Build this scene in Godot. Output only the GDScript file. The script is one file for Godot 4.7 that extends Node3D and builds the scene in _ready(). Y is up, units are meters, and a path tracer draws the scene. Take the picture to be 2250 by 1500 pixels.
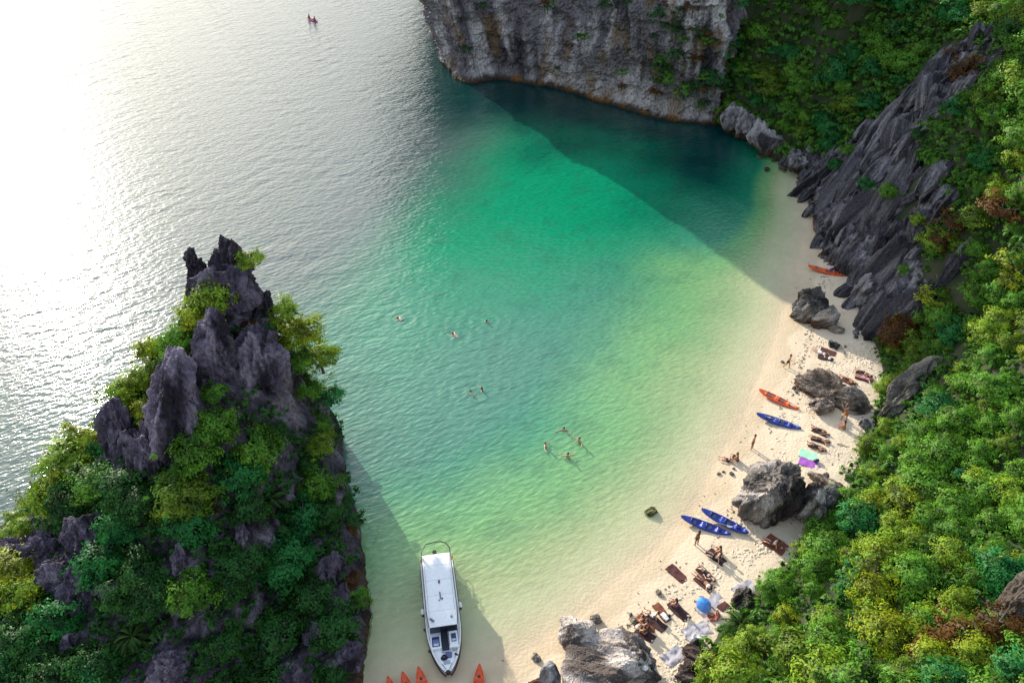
extends Node3D
# A small cove between limestone cliffs, seen from a drone: metres, y up, the sea at y = 0.

var shore := [Vector2(-40, 2), Vector2(-18, -21), Vector2(-12.6, -25.4), Vector2(-9.8, -26.8), Vector2(-6.9, -27.6), Vector2(-3.8, -28.2), Vector2(0.2, -29.4), Vector2(4.0, -31.4), Vector2(7.2, -34.4), Vector2(10.3, -37.2), Vector2(13.7, -40.9), Vector2(16.4, -44.7), Vector2(19.3, -49.5), Vector2(22.4, -54.8), Vector2(25.6, -60.8), Vector2(28.8, -67.5), Vector2(31.9, -74.3), Vector2(35.1, -82.1), Vector2(37.9, -89.7), Vector2(39.8, -97.1), Vector2(42.9, -103.9), Vector2(52, -125), Vector2(62, -160), Vector2(62, -270)]
var slope_foot := [Vector3(-2, -2, 0.7), Vector3(4, -16, 0.7), Vector3(9.2, -23.6, 0.7), Vector3(11.1, -26.6, 0.7), Vector3(12.9, -29.2, 0.7), Vector3(15.1, -31.6, 0.7), Vector3(17.6, -34.0, 0.7), Vector3(20.6, -36.3, 0.75), Vector3(23.4, -39.1, 0.75), Vector3(26.6, -42.2, 0.8), Vector3(29.0, -46.2, 0.8), Vector3(31.6, -49.7, 0.8), Vector3(33.3, -53.5, 0.85), Vector3(35.6, -58.6, 0.9), Vector3(36.5, -63.6, 1.1), Vector3(36.6, -67.5, 1.35), Vector3(38.0, -74.4, 1.45), Vector3(37.1, -77.2, 1.5), Vector3(38.1, -84.3, 1.4), Vector3(39.5, -92.3, 1.2), Vector3(40.2, -99.4, 1.2), Vector3(39.4, -103.6, 1.3), Vector3(36.9, -106.6, 1.5), Vector3(35.6, -112.0, 1.9), Vector3(30.6, -117.9, 3.0), Vector3(23.4, -121.4, 5), Vector3(15.3, -127.1, 6), Vector3(7.4, -133.7, 6), Vector3(-2.0, -136.7, 6), Vector3(-7.4, -135.2, 6), Vector3(-11.5, -147.9, 6), Vector3(-16.1, -173.0, 6), Vector3(-20, -260, 6)]
var islet_foot := [Vector2(-9.9, -20), Vector2(-9.9, -27.2), Vector2(-10, -32.3), Vector2(-12.1, -40.5), Vector2(-14.2, -46.3), Vector2(-15, -50), Vector2(-18, -53), Vector2(-24, -54), Vector2(-29, -51), Vector2(-33, -48), Vector2(-37, -43), Vector2(-40.5, -39.5), Vector2(-44, -34), Vector2(-43, -26), Vector2(-36, -21), Vector2(-24, -18), Vector2(-14, -17), Vector2(-9.9, -20)]
var islet_crest := [Vector3(-45, -33, -2), Vector3(-38.6, -37.3, 1.2), Vector3(-34.6, -39.3, 4.0), Vector3(-30.8, -44.3, 7.6), Vector3(-27.4, -46.3, 11.2), Vector3(-24.8, -48.0, 14.2), Vector3(-22.8, -49.0, 17.6), Vector3(-20.5, -49.3, 18.0), Vector3(-17.6, -48.3, 13.4), Vector3(-15.5, -48.3, 7.2), Vector3(-8, -47, 5.4)]

var cam: Camera3D
var taken := {}
var mats := {}
var meshes := {}
var rng := RandomNumberGenerator.new()
var ridge := FastNoiseLite.new()
var bump := FastNoiseLite.new()
var soft := FastNoiseLite.new()
var blocks := FastNoiseLite.new()
var joints := FastNoiseLite.new()
var rock_zone := PackedVector2Array()
var bare: Array = []
var tex := {}


func _ready() -> void:
	rng.seed = 20
	cam = Camera3D.new()
	cam.name = "camera"
	cam.fov = 46.4
	cam.near = 0.5
	cam.far = 9000.0
	cam.position = Vector3(0, 51, 0)
	cam.rotation_degrees = Vector3(-38.7, 0, 0)
	add_child(cam)
	var sky := ProceduralSkyMaterial.new()
	sky.sky_top_color = lin(0.22, 0.28, 0.37)
	sky.sky_horizon_color = lin(0.58, 0.58, 0.57)
	sky.sky_curve = 0.22
	sky.ground_bottom_color = lin(0.05, 0.09, 0.09)
	sky.ground_horizon_color = lin(0.5, 0.52, 0.52)
	sky.sun_angle_max = 80.0
	sky.sun_curve = 0.26
	var env := Environment.new()
	env.background_mode = Environment.BG_SKY
	env.sky = Sky.new()
	env.sky.sky_material = sky
	env.background_energy_multiplier = 1.75
	env.tonemap_mode = Environment.TONE_MAPPER_LINEAR
	env.tonemap_exposure = 1.58
	env.sdfgi_enabled = true
	env.ssao_enabled = true
	env.ssil_enabled = true
	var world := WorldEnvironment.new()
	world.name = "air"
	world.environment = env
	add_child(world)
	var sun := DirectionalLight3D.new()
	sun.name = "sun"
	sun.light_energy = 1.6
	sun.light_color = Color(1.0, 0.965, 0.90)
	sun.light_angular_distance = 0.5
	sun.shadow_enabled = true
	sun.rotation_degrees = Vector3(-17.0, 180.0 + 34.5, 0)
	add_child(sun)

	set_noise()
	setting()
	cliffs()
	islet()
	boulders()
	plants()
	boats()
	beach_things()
	people()


# ------------------------------------------------------------------ helpers

func lin(r: float, g: float, b: float) -> Color:
	return Color(r, g, b).linear_to_srgb()


func set_noise() -> void:
	for n in [ridge, bump, soft]:
		n.noise_type = FastNoiseLite.TYPE_SIMPLEX_SMOOTH
		n.frequency = 1.0
	ridge.seed = 3
	ridge.fractal_type = FastNoiseLite.FRACTAL_RIDGED
	ridge.fractal_octaves = 4
	bump.seed = 8
	bump.fractal_type = FastNoiseLite.FRACTAL_FBM
	bump.fractal_octaves = 4
	soft.seed = 15
	soft.fractal_type = FastNoiseLite.FRACTAL_NONE
	blocks.noise_type = FastNoiseLite.TYPE_CELLULAR
	blocks.cellular_return_type = FastNoiseLite.RETURN_CELL_VALUE
	blocks.cellular_jitter = 1.0
	blocks.frequency = 1.0
	blocks.seed = 21
	blocks.domain_warp_enabled = true
	blocks.domain_warp_amplitude = 0.35
	blocks.domain_warp_frequency = 1.2
	joints.noise_type = FastNoiseLite.TYPE_CELLULAR
	joints.cellular_return_type = FastNoiseLite.RETURN_DISTANCE2_SUB
	joints.frequency = 1.0
	joints.seed = 33
	joints.domain_warp_enabled = true
	joints.domain_warp_amplitude = 0.4
	joints.domain_warp_frequency = 1.3
	tex.grain = noise_tex(0.03, 6, 5, false)
	tex.relief = noise_tex(0.02, 6, 9, true)
	tex.ripple = noise_tex(0.022, 4, 31, false)
	tex.sand = noise_tex(0.05, 4, 12, false)


func noise_tex(f: float, octaves: int, s: int, ridged: bool) -> NoiseTexture2D:
	var n := FastNoiseLite.new()
	n.seed = s
	n.frequency = f
	n.noise_type = FastNoiseLite.TYPE_SIMPLEX_SMOOTH
	n.fractal_type = FastNoiseLite.FRACTAL_RIDGED if ridged else FastNoiseLite.FRACTAL_FBM
	n.fractal_octaves = octaves
	var t := NoiseTexture2D.new()
	t.width = 512
	t.height = 512
	t.seamless = true
	t.noise = n
	return t


func tone_tex(f: float, octaves: int, s: int, low: float, high: float) -> NoiseTexture2D:
	var t := noise_tex(f, octaves, s, false)
	var g := Gradient.new()
	g.set_offset(0, 0.28)
	g.set_offset(1, 0.72)
	g.set_color(0, lin(low, low, low))
	g.set_color(1, lin(high, high, high))
	t.color_ramp = g
	return t


func mat(called: String, r: float, g: float, b: float, rough := 0.7, metal := 0.0) -> StandardMaterial3D:
	if mats.has(called):
		return mats[called]
	var m := StandardMaterial3D.new()
	m.resource_name = called
	m.albedo_color = lin(r, g, b)
	m.roughness = rough
	m.metallic = metal
	mats[called] = m
	return m


func leaf_mat(called: String, r: float, g: float, b: float) -> StandardMaterial3D:
	if mats.has(called):
		return mats[called]
	var m := mat(called, r, g, b, 0.55)
	m.vertex_color_use_as_albedo = true
	m.metallic_specular = 0.35
	m.backlight_enabled = true
	m.backlight = Color(0.8, 0.8, 0.8).linear_to_srgb()
	return m


func rock_mat(called: String, relief: float, sc: Vector3) -> StandardMaterial3D:
	if mats.has(called):
		return mats[called]
	var m := mat(called, 1, 1, 1, 0.9)
	m.vertex_color_use_as_albedo = true
	m.metallic_specular = 0.3
	if not tex.has("rock_tone"):
		tex.rock_tone = tone_tex(0.03, 6, 77, 0.45, 1.4)
	m.albedo_texture = tex.rock_tone
	m.uv1_triplanar = true
	m.uv1_world_triplanar = true
	m.uv1_scale = sc
	m.heightmap_enabled = true
	m.heightmap_texture = tex.relief
	m.heightmap_scale = relief
	return m


func tag(o: Node3D, label: String, category: String, group := "") -> Node3D:
	o.set_meta("label", label)
	o.set_meta("category", category)
	if group:
		o.set_meta("group", group)
	return o


func numbered(called: String) -> String:
	var n: int = taken.get(called, 0)
	taken[called] = n + 1
	return called if n == 0 else "%s_%03d" % [called, n]


func obj(called: String, mesh: Mesh, m: Material, parent: Node = self) -> MeshInstance3D:
	var o := MeshInstance3D.new()
	o.mesh = mesh
	o.material_override = m
	o.cast_shadow = GeometryInstance3D.SHADOW_CASTING_SETTING_ON
	if parent == self:
		o.name = numbered(called)
	else:
		var n := called
		var i := 1
		while parent.has_node(n):
			n = "%s_%03d" % [called, i]
			i += 1
		o.name = n
	parent.add_child(o, true)
	return o


func thing(called: String, label: String, category: String, at := Vector3.ZERO, yaw := 0.0, group := "") -> Node3D:
	var o := Node3D.new()
	o.name = numbered(called)
	add_child(o, true)
	o.position = at
	o.rotation.y = yaw
	tag(o, label, category, group)
	return o


func copy_of(src: Node3D, called: String, at: Vector3, yaw: float, label: String, group := "") -> Node3D:
	var o: Node3D = src.duplicate()
	o.name = numbered(called)
	add_child(o, true)
	o.position = at
	o.rotation = Vector3(0, yaw, 0)
	o.set_meta("label", label)
	if group:
		o.set_meta("group", group)
	elif o.has_meta("group"):
		o.remove_meta("group")
	return o


func structure(o: Node) -> void:
	o.set_meta("kind", "structure")


func finish(v: PackedVector3Array, c: PackedColorArray, ix: PackedInt32Array, uv := PackedVector2Array(), facets := false) -> ArrayMesh:
	var a := []
	a.resize(Mesh.ARRAY_MAX)
	a[Mesh.ARRAY_VERTEX] = v
	if c.size():
		a[Mesh.ARRAY_COLOR] = c
	if uv.size():
		a[Mesh.ARRAY_TEX_UV] = uv
	a[Mesh.ARRAY_INDEX] = ix
	if facets:
		var rough := ArrayMesh.new()
		rough.add_surface_from_arrays(Mesh.PRIMITIVE_TRIANGLES, a)
		return rough
	# smooth normals, summed from the clockwise faces
	var n := PackedVector3Array()
	n.resize(v.size())
	for k in range(0, ix.size(), 3):
		var p := v[ix[k]]
		var f := (v[ix[k + 2]] - p).cross(v[ix[k + 1]] - p)
		n[ix[k]] += f
		n[ix[k + 1]] += f
		n[ix[k + 2]] += f
	for k in n.size():
		n[k] = n[k].normalized() if n[k].length_squared() > 1e-20 else Vector3.UP
	a[Mesh.ARRAY_NORMAL] = n
	var m := ArrayMesh.new()
	m.add_surface_from_arrays(Mesh.PRIMITIVE_TRIANGLES, a)
	return m


func grid_index(nx: int, nz: int) -> PackedInt32Array:
	var ix := PackedInt32Array()
	ix.resize((nx - 1) * (nz - 1) * 6)
	var k := 0
	for j in nz - 1:
		for i in nx - 1:
			var a := j * nx + i
			ix[k] = a
			ix[k + 1] = a + 1
			ix[k + 2] = a + nx
			ix[k + 3] = a + 1
			ix[k + 4] = a + nx + 1
			ix[k + 5] = a + nx
			k += 6
	return ix


func steps(from: float, to: float, step: float, reach: float) -> PackedFloat32Array:
	# fine between from and to, then ever wider out to reach
	var low := PackedFloat32Array()
	var x := from
	var w := step
	while x > -reach and reach > 0.0:
		w *= 1.35
		x -= w
		low.append(x)
	low.reverse()
	x = from
	while x <= to:
		low.append(x)
		x += step
	w = step
	while x < reach:
		low.append(x)
		w *= 1.35
		x += w
	return low


func nearest(line: Array, x: float, z: float) -> Vector3:
	# signed distance (positive inland), place along the line, 0
	var best := 1e12
	var along := 0.0
	var side := 1.0
	for i in line.size() - 1:
		var ax: float = line[i].x
		var az: float = line[i].y
		var dx: float = line[i + 1].x - ax
		var dz: float = line[i + 1].y - az
		var t := clampf(((x - ax) * dx + (z - az) * dz) / (dx * dx + dz * dz), 0.0, 1.0)
		var ex := x - ax - t * dx
		var ez := z - az - t * dz
		var d := ex * ex + ez * ez
		if d < best:
			best = d
			along = i + t
			side = 1.0 if dx * (z - az) - dz * (x - ax) > 0.0 else -1.0
	return Vector3(sqrt(best) * side, along, 0)


func sand_h(x: float, z: float) -> float:
	var d := nearest(shore, x, z).x
	return 1.4 * (1.0 - exp(-d * 0.12)) if d > 0.0 else -minf(-0.06 * d + 0.0012 * d * d, 16.0)


func slope3(line: Array, x: float, z: float) -> Vector2:
	# (distance inland, slope there) from the foot of the hill; line holds Vector3(x, z, slope)
	var best := 1e12
	var out := Vector2.ZERO
	for i in line.size() - 1:
		var a: Vector3 = line[i]
		var b: Vector3 = line[i + 1]
		var dx := b.x - a.x
		var dz := b.y - a.y
		var t := clampf(((x - a.x) * dx + (z - a.y) * dz) / (dx * dx + dz * dz), 0.0, 1.0)
		var ex := x - a.x - t * dx
		var ez := z - a.y - t * dz
		var d := ex * ex + ez * ez
		if d < best:
			best = d
			out = Vector2(1.0 if dx * (z - a.y) - dz * (x - a.x) > 0.0 else -1.0, lerpf(a.z, b.z, t))
	return Vector2(out.x * sqrt(best), out.y)


func hill_h(x: float, z: float) -> float:
	var s := slope3(slope_foot, x, z)
	if s.x < 0.0:
		return maxf(-6.0, 0.5 + s.x * 2.0)
	var h := 0.8 + s.y * (s.x - 3.5 * smoothstep(2.0, 4.0, s.y))
	h += soft.get_noise_2d(x * 0.07, z * 0.07) * minf(s.x * 0.2, 2.2)
	return h if h < 27.0 else 27.0 + 8.0 * (1.0 - exp(-(h - 27.0) * 0.06))


func islet_h(x: float, z: float) -> float:
	var e := absf(nearest(islet_foot, x, z).x)
	var inside := false
	var j := islet_foot.size() - 2
	for i in islet_foot.size() - 1:
		var p: Vector2 = islet_foot[i]
		var q: Vector2 = islet_foot[j]
		if (p.y > z) != (q.y > z) and x < (q.x - p.x) * (z - p.y) / (q.y - p.y) + p.x:
			inside = not inside
		j = i
	if not inside:
		e = -e
	var k := 0
	while k < islet_crest.size() - 2 and x > islet_crest[k + 1].x:
		k += 1
	var a: Vector3 = islet_crest[k]
	var b: Vector3 = islet_crest[k + 1]
	var f := clampf((x - a.x) / (b.x - a.x), 0.0, 1.0)
	var zc := lerpf(a.y, b.y, f)
	var hc := lerpf(a.z, b.z, f)
	var t := (z - zc) / 29.0
	var top := hc * pow(maxf(0.0, 1.0 - t), 0.95) if t > 0.0 else hc
	return minf(top, e * 4.0 - 0.3)


func in_view(p: Vector3, margin := 1.04) -> bool:
	var q := cam.transform.affine_inverse() * p
	if q.z > -1.0:
		return false
	var f := 0.4286 * margin
	return absf(q.y) < -q.z * f and absf(q.x) < -q.z * f * 1.5


# ------------------------------------------------------------------ sea and sand

func setting() -> void:
	# sand: beach and sea bed in one sheet
	var xs := steps(-24.0, 47.0, 0.4, 4000.0)
	var zs := steps(-125.0, -22.0, 0.4, 4000.0)
	var v := PackedVector3Array()
	var c := PackedColorArray()
	var uv := PackedVector2Array()
	var dry := Color(0.61, 0.495, 0.36)
	var wet := Color(0.50, 0.40, 0.275)
	for z in zs:
		for x in xs:
			var d := nearest(shore, x, z).x
			var h := 1.4 * (1.0 - exp(-d * 0.12)) if d > 0.0 else -minf(-0.06 * d + 0.0012 * d * d, 16.0)
			var big := soft.get_noise_2d(x * 0.13, z * 0.13)
			var fine := bump.get_noise_2d(x * 0.8, z * 0.8)
			if d > 0.0:
				h += fine * 0.05 * clampf(d - 2.0, 0.0, 3.0) / 3.0 + big * 0.04
			v.append(Vector3(x, h, z))
			uv.append(Vector2(x * 0.94 + z * 0.34, z * 0.94 - x * 0.34) / 9.0)
			var edge := 1.6 + 0.9 * soft.get_noise_2d(x * 0.2 + 40.0, z * 0.2)
			var w := 1.0 - smoothstep(edge, edge + 0.45, d)
			var col := dry.lerp(wet, w * 0.85)
			if d < 0.0:
				col = col.lerp(Color(0.62, 0.56, 0.40), clampf(-d * 0.3, 0.0, 1.0))
			col = col.lerp(Color(0.62, 0.52, 0.395), clampf((d - 5.0) * 0.15, 0.0, 0.6))
			var k := 1.0 + fine * 0.10 + big * 0.06
			c.append(Color(col.r * k, col.g * k, col.b * k))
	var m := mat("sand", 1, 1, 1, 0.95)
	m.vertex_color_use_as_albedo = true
	m.metallic_specular = 0.2
	m.heightmap_enabled = true
	m.heightmap_texture = tex.sand
	m.heightmap_scale = 2.6
	var o := obj("beach_sand", finish(v, c, grid_index(xs.size(), zs.size()), uv), m)
	structure(o)

	# sea: a rippled sheet, clear over the shallows, its own green where it is deep
	xs = steps(-125.0, 46.0, 0.42, 5000.0)
	zs = steps(-196.0, -22.0, 0.42, 5000.0)
	var waves: Array = []
	var wr := RandomNumberGenerator.new()
	wr.seed = 5
	for i in 22:
		var l := 1.05 * pow(1.10, i)
		var a := deg_to_rad(62.0 + wr.randfn(0.0, 24.0))
		var kk := TAU / l
		waves.append([cos(a) * kk, sin(a) * kk, wr.randf() * TAU, 0.0145 * l / TAU * clampf(1.9 / l, 0.28, 1.0)])
	var cliff_foot := [Vector2(38, -104), Vector2(35.0, -113.0), Vector2(30.2, -117.0), Vector2(15.3, -126.3), Vector2(7.4, -133.0), Vector2(-2.0, -136.2), Vector2(-8.0, -136.6), Vector2(-12.0, -148.0), Vector2(-20, -230)]
	var rings := [Vector3(-11.57, 0.00, -67.28), Vector3(-5.64, 0.00, -64.56), Vector3(-2.69, 0.00, -67.04), Vector3(-3.84, 0.00, -55.93), Vector3(-2.86, 0.00, -56.38)]
	v = PackedVector3Array()
	c = PackedColorArray()
	uv = PackedVector2Array()
	var n := PackedVector3Array()
	for z in zs:
		for x in xs:
			var d := nearest(shore, x, z).x
			var depth := maxf(0.0, -0.06 * d + 0.0012 * d * d) if d < 0.0 else 0.0
			var h := 0.0
			var gx := 0.0
			var gz := 0.0
			var inner := x > -130.0 and x < 47.0 and z > -200.0
			if inner and d < 2.0:
				var calm := smoothstep(0.0, 26.0, -d) * 0.8 + 0.12
				calm *= 0.75 + 0.5 * soft.get_noise_2d(x * 0.05, z * 0.05)
				for w in waves:
					var ph: float = w[0] * x + w[1] * z + w[2]
					var amp: float = w[3] * calm
					h += sin(ph) * amp
					var cs := cos(ph) * amp
					gx += cs * w[0]
					gz += cs * w[1]
				for r in rings:
					var rx: float = x - r.x
					var rz: float = z - r.z
					var rr := sqrt(rx * rx + rz * rz)
					if rr < 9.0 and rr > 0.3:
						var s := 0.16 * exp(-rr * 0.45) * cos(rr * 5.2)
						gx += s * rx / rr
						gz += s * rz / rr
			v.append(Vector3(x, h, z))
			n.append(Vector3(-gx, 1.0, -gz).normalized())
			uv.append(Vector2(x * 0.47 + z * 0.88, (x * 0.88 - z * 0.47) * 0.42) / 6.5)
			var patch := soft.get_noise_2d(x * 0.045 + 9.0, z * 0.045) * 0.5 + bump.get_noise_2d(x * 0.1, z * 0.1) * 0.5
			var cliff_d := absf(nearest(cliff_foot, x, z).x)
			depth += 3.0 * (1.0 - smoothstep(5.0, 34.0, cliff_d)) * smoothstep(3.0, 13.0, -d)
			var alpha := 1.0 - exp(-depth * (2.2 + 0.4 * patch))
			var col := Color(0.42, 0.55, 0.23).lerp(Color(0.20, 0.46, 0.17), smoothstep(0.15, 0.8, depth + patch * 0.3))
			col = col.lerp(Color(0.002, 0.29, 0.135), smoothstep(0.75, 1.65, depth + patch * 0.35))
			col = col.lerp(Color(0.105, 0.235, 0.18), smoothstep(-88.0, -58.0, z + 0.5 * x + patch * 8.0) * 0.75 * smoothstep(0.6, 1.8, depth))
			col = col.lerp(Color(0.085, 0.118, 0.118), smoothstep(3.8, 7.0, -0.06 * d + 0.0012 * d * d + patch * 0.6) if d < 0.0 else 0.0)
			col = col.lerp(Color(0.003, 0.042, 0.042), (1.0 - smoothstep(5.0, 31.0, cliff_d + patch * 10.0)) * smoothstep(3.0, 14.0, -d))  # deeper water by the cliff, with its cast shadow painted into the colour
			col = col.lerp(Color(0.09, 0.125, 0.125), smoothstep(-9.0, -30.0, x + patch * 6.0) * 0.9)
			var weed := smoothstep(0.1, 0.5, bump.get_noise_2d(x * 0.22 + 70.0, z * 0.22)) * smoothstep(0.15, 0.7, depth) * 0.2
			col = col.lerp(Color(0.02, 0.11, 0.07), weed)
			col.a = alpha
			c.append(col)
	var sea := StandardMaterial3D.new()
	sea.resource_name = "sea"
	sea.vertex_color_use_as_albedo = true
	sea.transparency = BaseMaterial3D.TRANSPARENCY_ALPHA
	sea.roughness = 0.15
	sea.albedo_texture = tone_tex(0.03, 5, 44, 0.82, 1.0)
	sea.metallic_specular = 0.62
	sea.heightmap_enabled = true
	sea.heightmap_texture = tex.ripple
	sea.heightmap_scale = 5.0
	var a := []
	a.resize(Mesh.ARRAY_MAX)
	a[Mesh.ARRAY_VERTEX] = v
	a[Mesh.ARRAY_NORMAL] = n
	a[Mesh.ARRAY_COLOR] = c
	a[Mesh.ARRAY_TEX_UV] = uv
	a[Mesh.ARRAY_INDEX] = grid_index(xs.size(), zs.size())
	var am := ArrayMesh.new()
	am.add_surface_from_arrays(Mesh.PRIMITIVE_TRIANGLES, a)
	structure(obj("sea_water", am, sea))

	# the hill behind the beach
	rock_zone = PackedVector2Array([Vector2(35.1, -113.8), Vector2(36.6, -110.8), Vector2(38.3, -107.0), Vector2(39.8, -104.8), Vector2(42.0, -101.2), Vector2(44.8, -99.0), Vector2(47.7, -99.8), Vector2(50.8, -97.4), Vector2(54.2, -100.6), Vector2(56.7, -95.4), Vector2(53.6, -86.4), Vector2(49.6, -84.0), Vector2(47.6, -84.2), Vector2(45.4, -80.7), Vector2(46.0, -73.0), Vector2(45.0, -70.0), Vector2(43.0, -70.5), Vector2(42.1, -66.6), Vector2(44.9, -63.8), Vector2(44.9, -61.8), Vector2(41.2, -63.9), Vector2(39.1, -62.5), Vector2(37.5, -63.4), Vector2(35.0, -64.5), Vector2(35.0, -68.0), Vector2(36.4, -74.4), Vector2(35.5, -77.5), Vector2(36.5, -84.5), Vector2(37.8, -92.3), Vector2(38.6, -99.4), Vector2(37.8, -103.6), Vector2(35.6, -106.6), Vector2(34.0, -112.0)])
	xs = steps(-18.0, 75.0, 0.7, 400.0)
	zs = steps(-170.0, -14.0, 0.7, 400.0)
	v = PackedVector3Array()
	c = PackedColorArray()
	for z in zs:
		for x in xs:
			var h := hill_h(x, z)
			var f := bump.get_noise_2d(x * 0.5, z * 0.5)
			v.append(Vector3(x, h + f * 0.4, z))
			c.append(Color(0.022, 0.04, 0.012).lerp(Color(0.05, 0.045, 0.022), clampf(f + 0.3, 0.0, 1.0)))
	var soil := mat("soil", 1, 1, 1, 0.95)
	soil.vertex_color_use_as_albedo = true
	structure(obj("hill", finish(v, c, grid_index(xs.size(), zs.size())), soil))


# ------------------------------------------------------------------ rock

func strata(p: Vector3, along: Vector3, fine: float, stretch: float) -> float:
	# ridged noise drawn out along one direction: plates and flutes
	var q := p - along * p.dot(along) * (1.0 - stretch)
	return ridge.get_noise_3d(q.x * fine, q.y * fine, q.z * fine)


func block(p: Vector3, along: Vector3, fine: float, stretch: float) -> float:
	# stepped blocks between joints, drawn out along one direction
	var q := (p - along * p.dot(along) * (1.0 - stretch)) * fine
	return blocks.get_noise_3d(q.x, q.y, q.z)


func crack(p: Vector3, along: Vector3, fine: float, stretch: float, wide: float) -> float:
	# 1 in the joints between blocks, 0 on their faces
	var q := (p - along * p.dot(along) * (1.0 - stretch)) * fine
	return 1.0 - smoothstep(0.0, wide, joints.get_noise_3d(q.x, q.y, q.z) + 1.0)


func rock_color(p: Vector3, base: Color, pale: Color, dark: Color, along: Vector3, s: float) -> Color:
	var q := p - along * p.dot(along) * 0.85
	var a := bump.get_noise_3d(q.x * s, q.y * s, q.z * s)
	var b := soft.get_noise_3d(p.x * s * 0.35 + 7.0, p.y * s * 0.35, p.z * s * 0.35)
	var col := base.lerp(pale, smoothstep(0.02, 0.42, a + b * 0.35))
	return col.lerp(dark, smoothstep(0.05, 0.45, -a + b * 0.3))


func cliffs() -> void:
	# the tall cliff beyond the water: a sheet along its foot, fluted, undercut at the tide line, its end leaning out
	var foot := PackedVector2Array([Vector2(35.5, -124.0), Vector2(32.6, -119.0), Vector2(29.6, -117.6), Vector2(23.4, -120.6), Vector2(15.3, -126.3), Vector2(7.4, -133.0), Vector2(-2.0, -136.2), Vector2(-7.0, -135.6), Vector2(-10.2, -139.5), Vector2(-12.0, -148.0), Vector2(-16.1, -173.0), Vector2(-20, -230)])
	var line := Curve2D.new()
	for i in foot.size():
		var t := (foot[mini(i + 1, foot.size() - 1)] - foot[maxi(i - 1, 0)]) * 0.16
		line.add_point(foot[i], -t, t)
	line.bake_interval = 0.2
	var us := PackedFloat32Array()
	var u := 0.0
	while u < line.get_baked_length():
		us.append(u)
		u += 0.28 if u < 85.0 else 1.5
	var hs := PackedFloat32Array()
	var y := -3.0
	while y < 36.0:
		hs.append(y)
		y += 0.27 if y > -0.6 and y < 22.0 else 1.0
	hs.append(37.0)
	var v := PackedVector3Array()
	var c := PackedColorArray()
	for hh in hs:
		for uu in us:
			var p := line.sample_baked(uu)
			var q := line.sample_baked(uu + 0.4)
			var t := (q - p).normalized()
			var out := Vector2(t.y, -t.x) * -1.0
			var low: float = 1.0 - smoothstep(0.0, 1.9, hh)
			var big := soft.get_noise_3d(p.x * 0.09, hh * 0.05, p.y * 0.09)
			var warp := Vector3(soft.get_noise_3d(p.x * 0.12, hh * 0.2, p.y * 0.12), 0.0, soft.get_noise_3d(p.x * 0.12 + 40.0, hh * 0.2, p.y * 0.12)) * 2.2
			var flute := strata(Vector3(p.x, hh, p.y) + warp, Vector3.UP, 0.19, 0.28)
			var fine := strata(Vector3(p.x, hh, p.y), Vector3.UP, 0.7, 0.3)
			var ledge := bump.get_noise_3d(p.x * 0.16, hh * 0.33, p.y * 0.16)
			var step := block(Vector3(p.x, hh, p.y), Vector3.UP, 0.45, 0.4)
			var slab := block(Vector3(p.x, hh, p.y) + warp, Vector3(0.35, 0.9, 0.1).normalized(), 0.2, 0.5)
			var gap := crack(Vector3(p.x, hh, p.y) + warp, Vector3(0.35, 0.9, 0.1).normalized(), 0.26, 0.4, 0.12)
			var push := big * 2.0 + (flute - 0.3) * 0.7 + fine * 0.4 + ledge * 1.4 + step * 0.45 + slab * 0.9 - gap * 0.7
			push *= smoothstep(-0.5, 3.0, hh) * 0.85 + 0.15
			push -= low * (1.0 + 0.7 * soft.get_noise_2d(uu * 0.12, 3.0))
			push += hh * 0.03 - pow(maxf(hh - 27.0, 0.0) * 0.2, 2.0)
			var lean := smoothstep(12.0, -4.0, p.x) * hh * 0.30
			v.append(Vector3(p.x + out.x * push - lean, hh, p.y + out.y * push))
			var w := Vector3(p.x, hh, p.y)
			var col := rock_color(w, Color(0.21, 0.19, 0.205), Color(0.52, 0.485, 0.48), Color(0.065, 0.057, 0.067), Vector3.UP, 0.30)
			# paler, cleaner rock low down near the inner end
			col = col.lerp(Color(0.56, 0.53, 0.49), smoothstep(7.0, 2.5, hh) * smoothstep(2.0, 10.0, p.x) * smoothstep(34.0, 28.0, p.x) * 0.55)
			col = col.lerp(Color(0.035, 0.03, 0.035), gap * 0.7)
			col = col.lerp(Color(0.58, 0.55, 0.53), smoothstep(0.35, 0.8, slab) * 0.3)
			var rust := soft.get_noise_3d(p.x * 0.3, hh * 0.15, p.y * 0.3)
			col = col.lerp(Color(0.20, 0.13, 0.06), smoothstep(0.25, 0.6, rust) * 0.6)
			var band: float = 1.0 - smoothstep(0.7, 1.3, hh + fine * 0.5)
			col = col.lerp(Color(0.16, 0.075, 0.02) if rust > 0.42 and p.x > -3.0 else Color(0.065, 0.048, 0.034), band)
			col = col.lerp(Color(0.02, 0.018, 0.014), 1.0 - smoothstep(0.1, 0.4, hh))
			c.append(col)
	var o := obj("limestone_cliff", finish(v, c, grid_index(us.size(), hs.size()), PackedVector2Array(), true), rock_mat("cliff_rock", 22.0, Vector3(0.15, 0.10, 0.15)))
	tag(o, "tall fluted grey limestone cliff rising sheer from the shaded water", "cliff")

	# the dark slanting crags between the beach and the hill
	var xs := PackedFloat32Array()
	var zs := PackedFloat32Array()
	var x := 31.0
	while x < 62.0:
		xs.append(x)
		x += 0.26
	var z := -118.0
	while z < -58.0:
		zs.append(z)
		z += 0.26
	v = PackedVector3Array()
	c = PackedColorArray()
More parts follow.
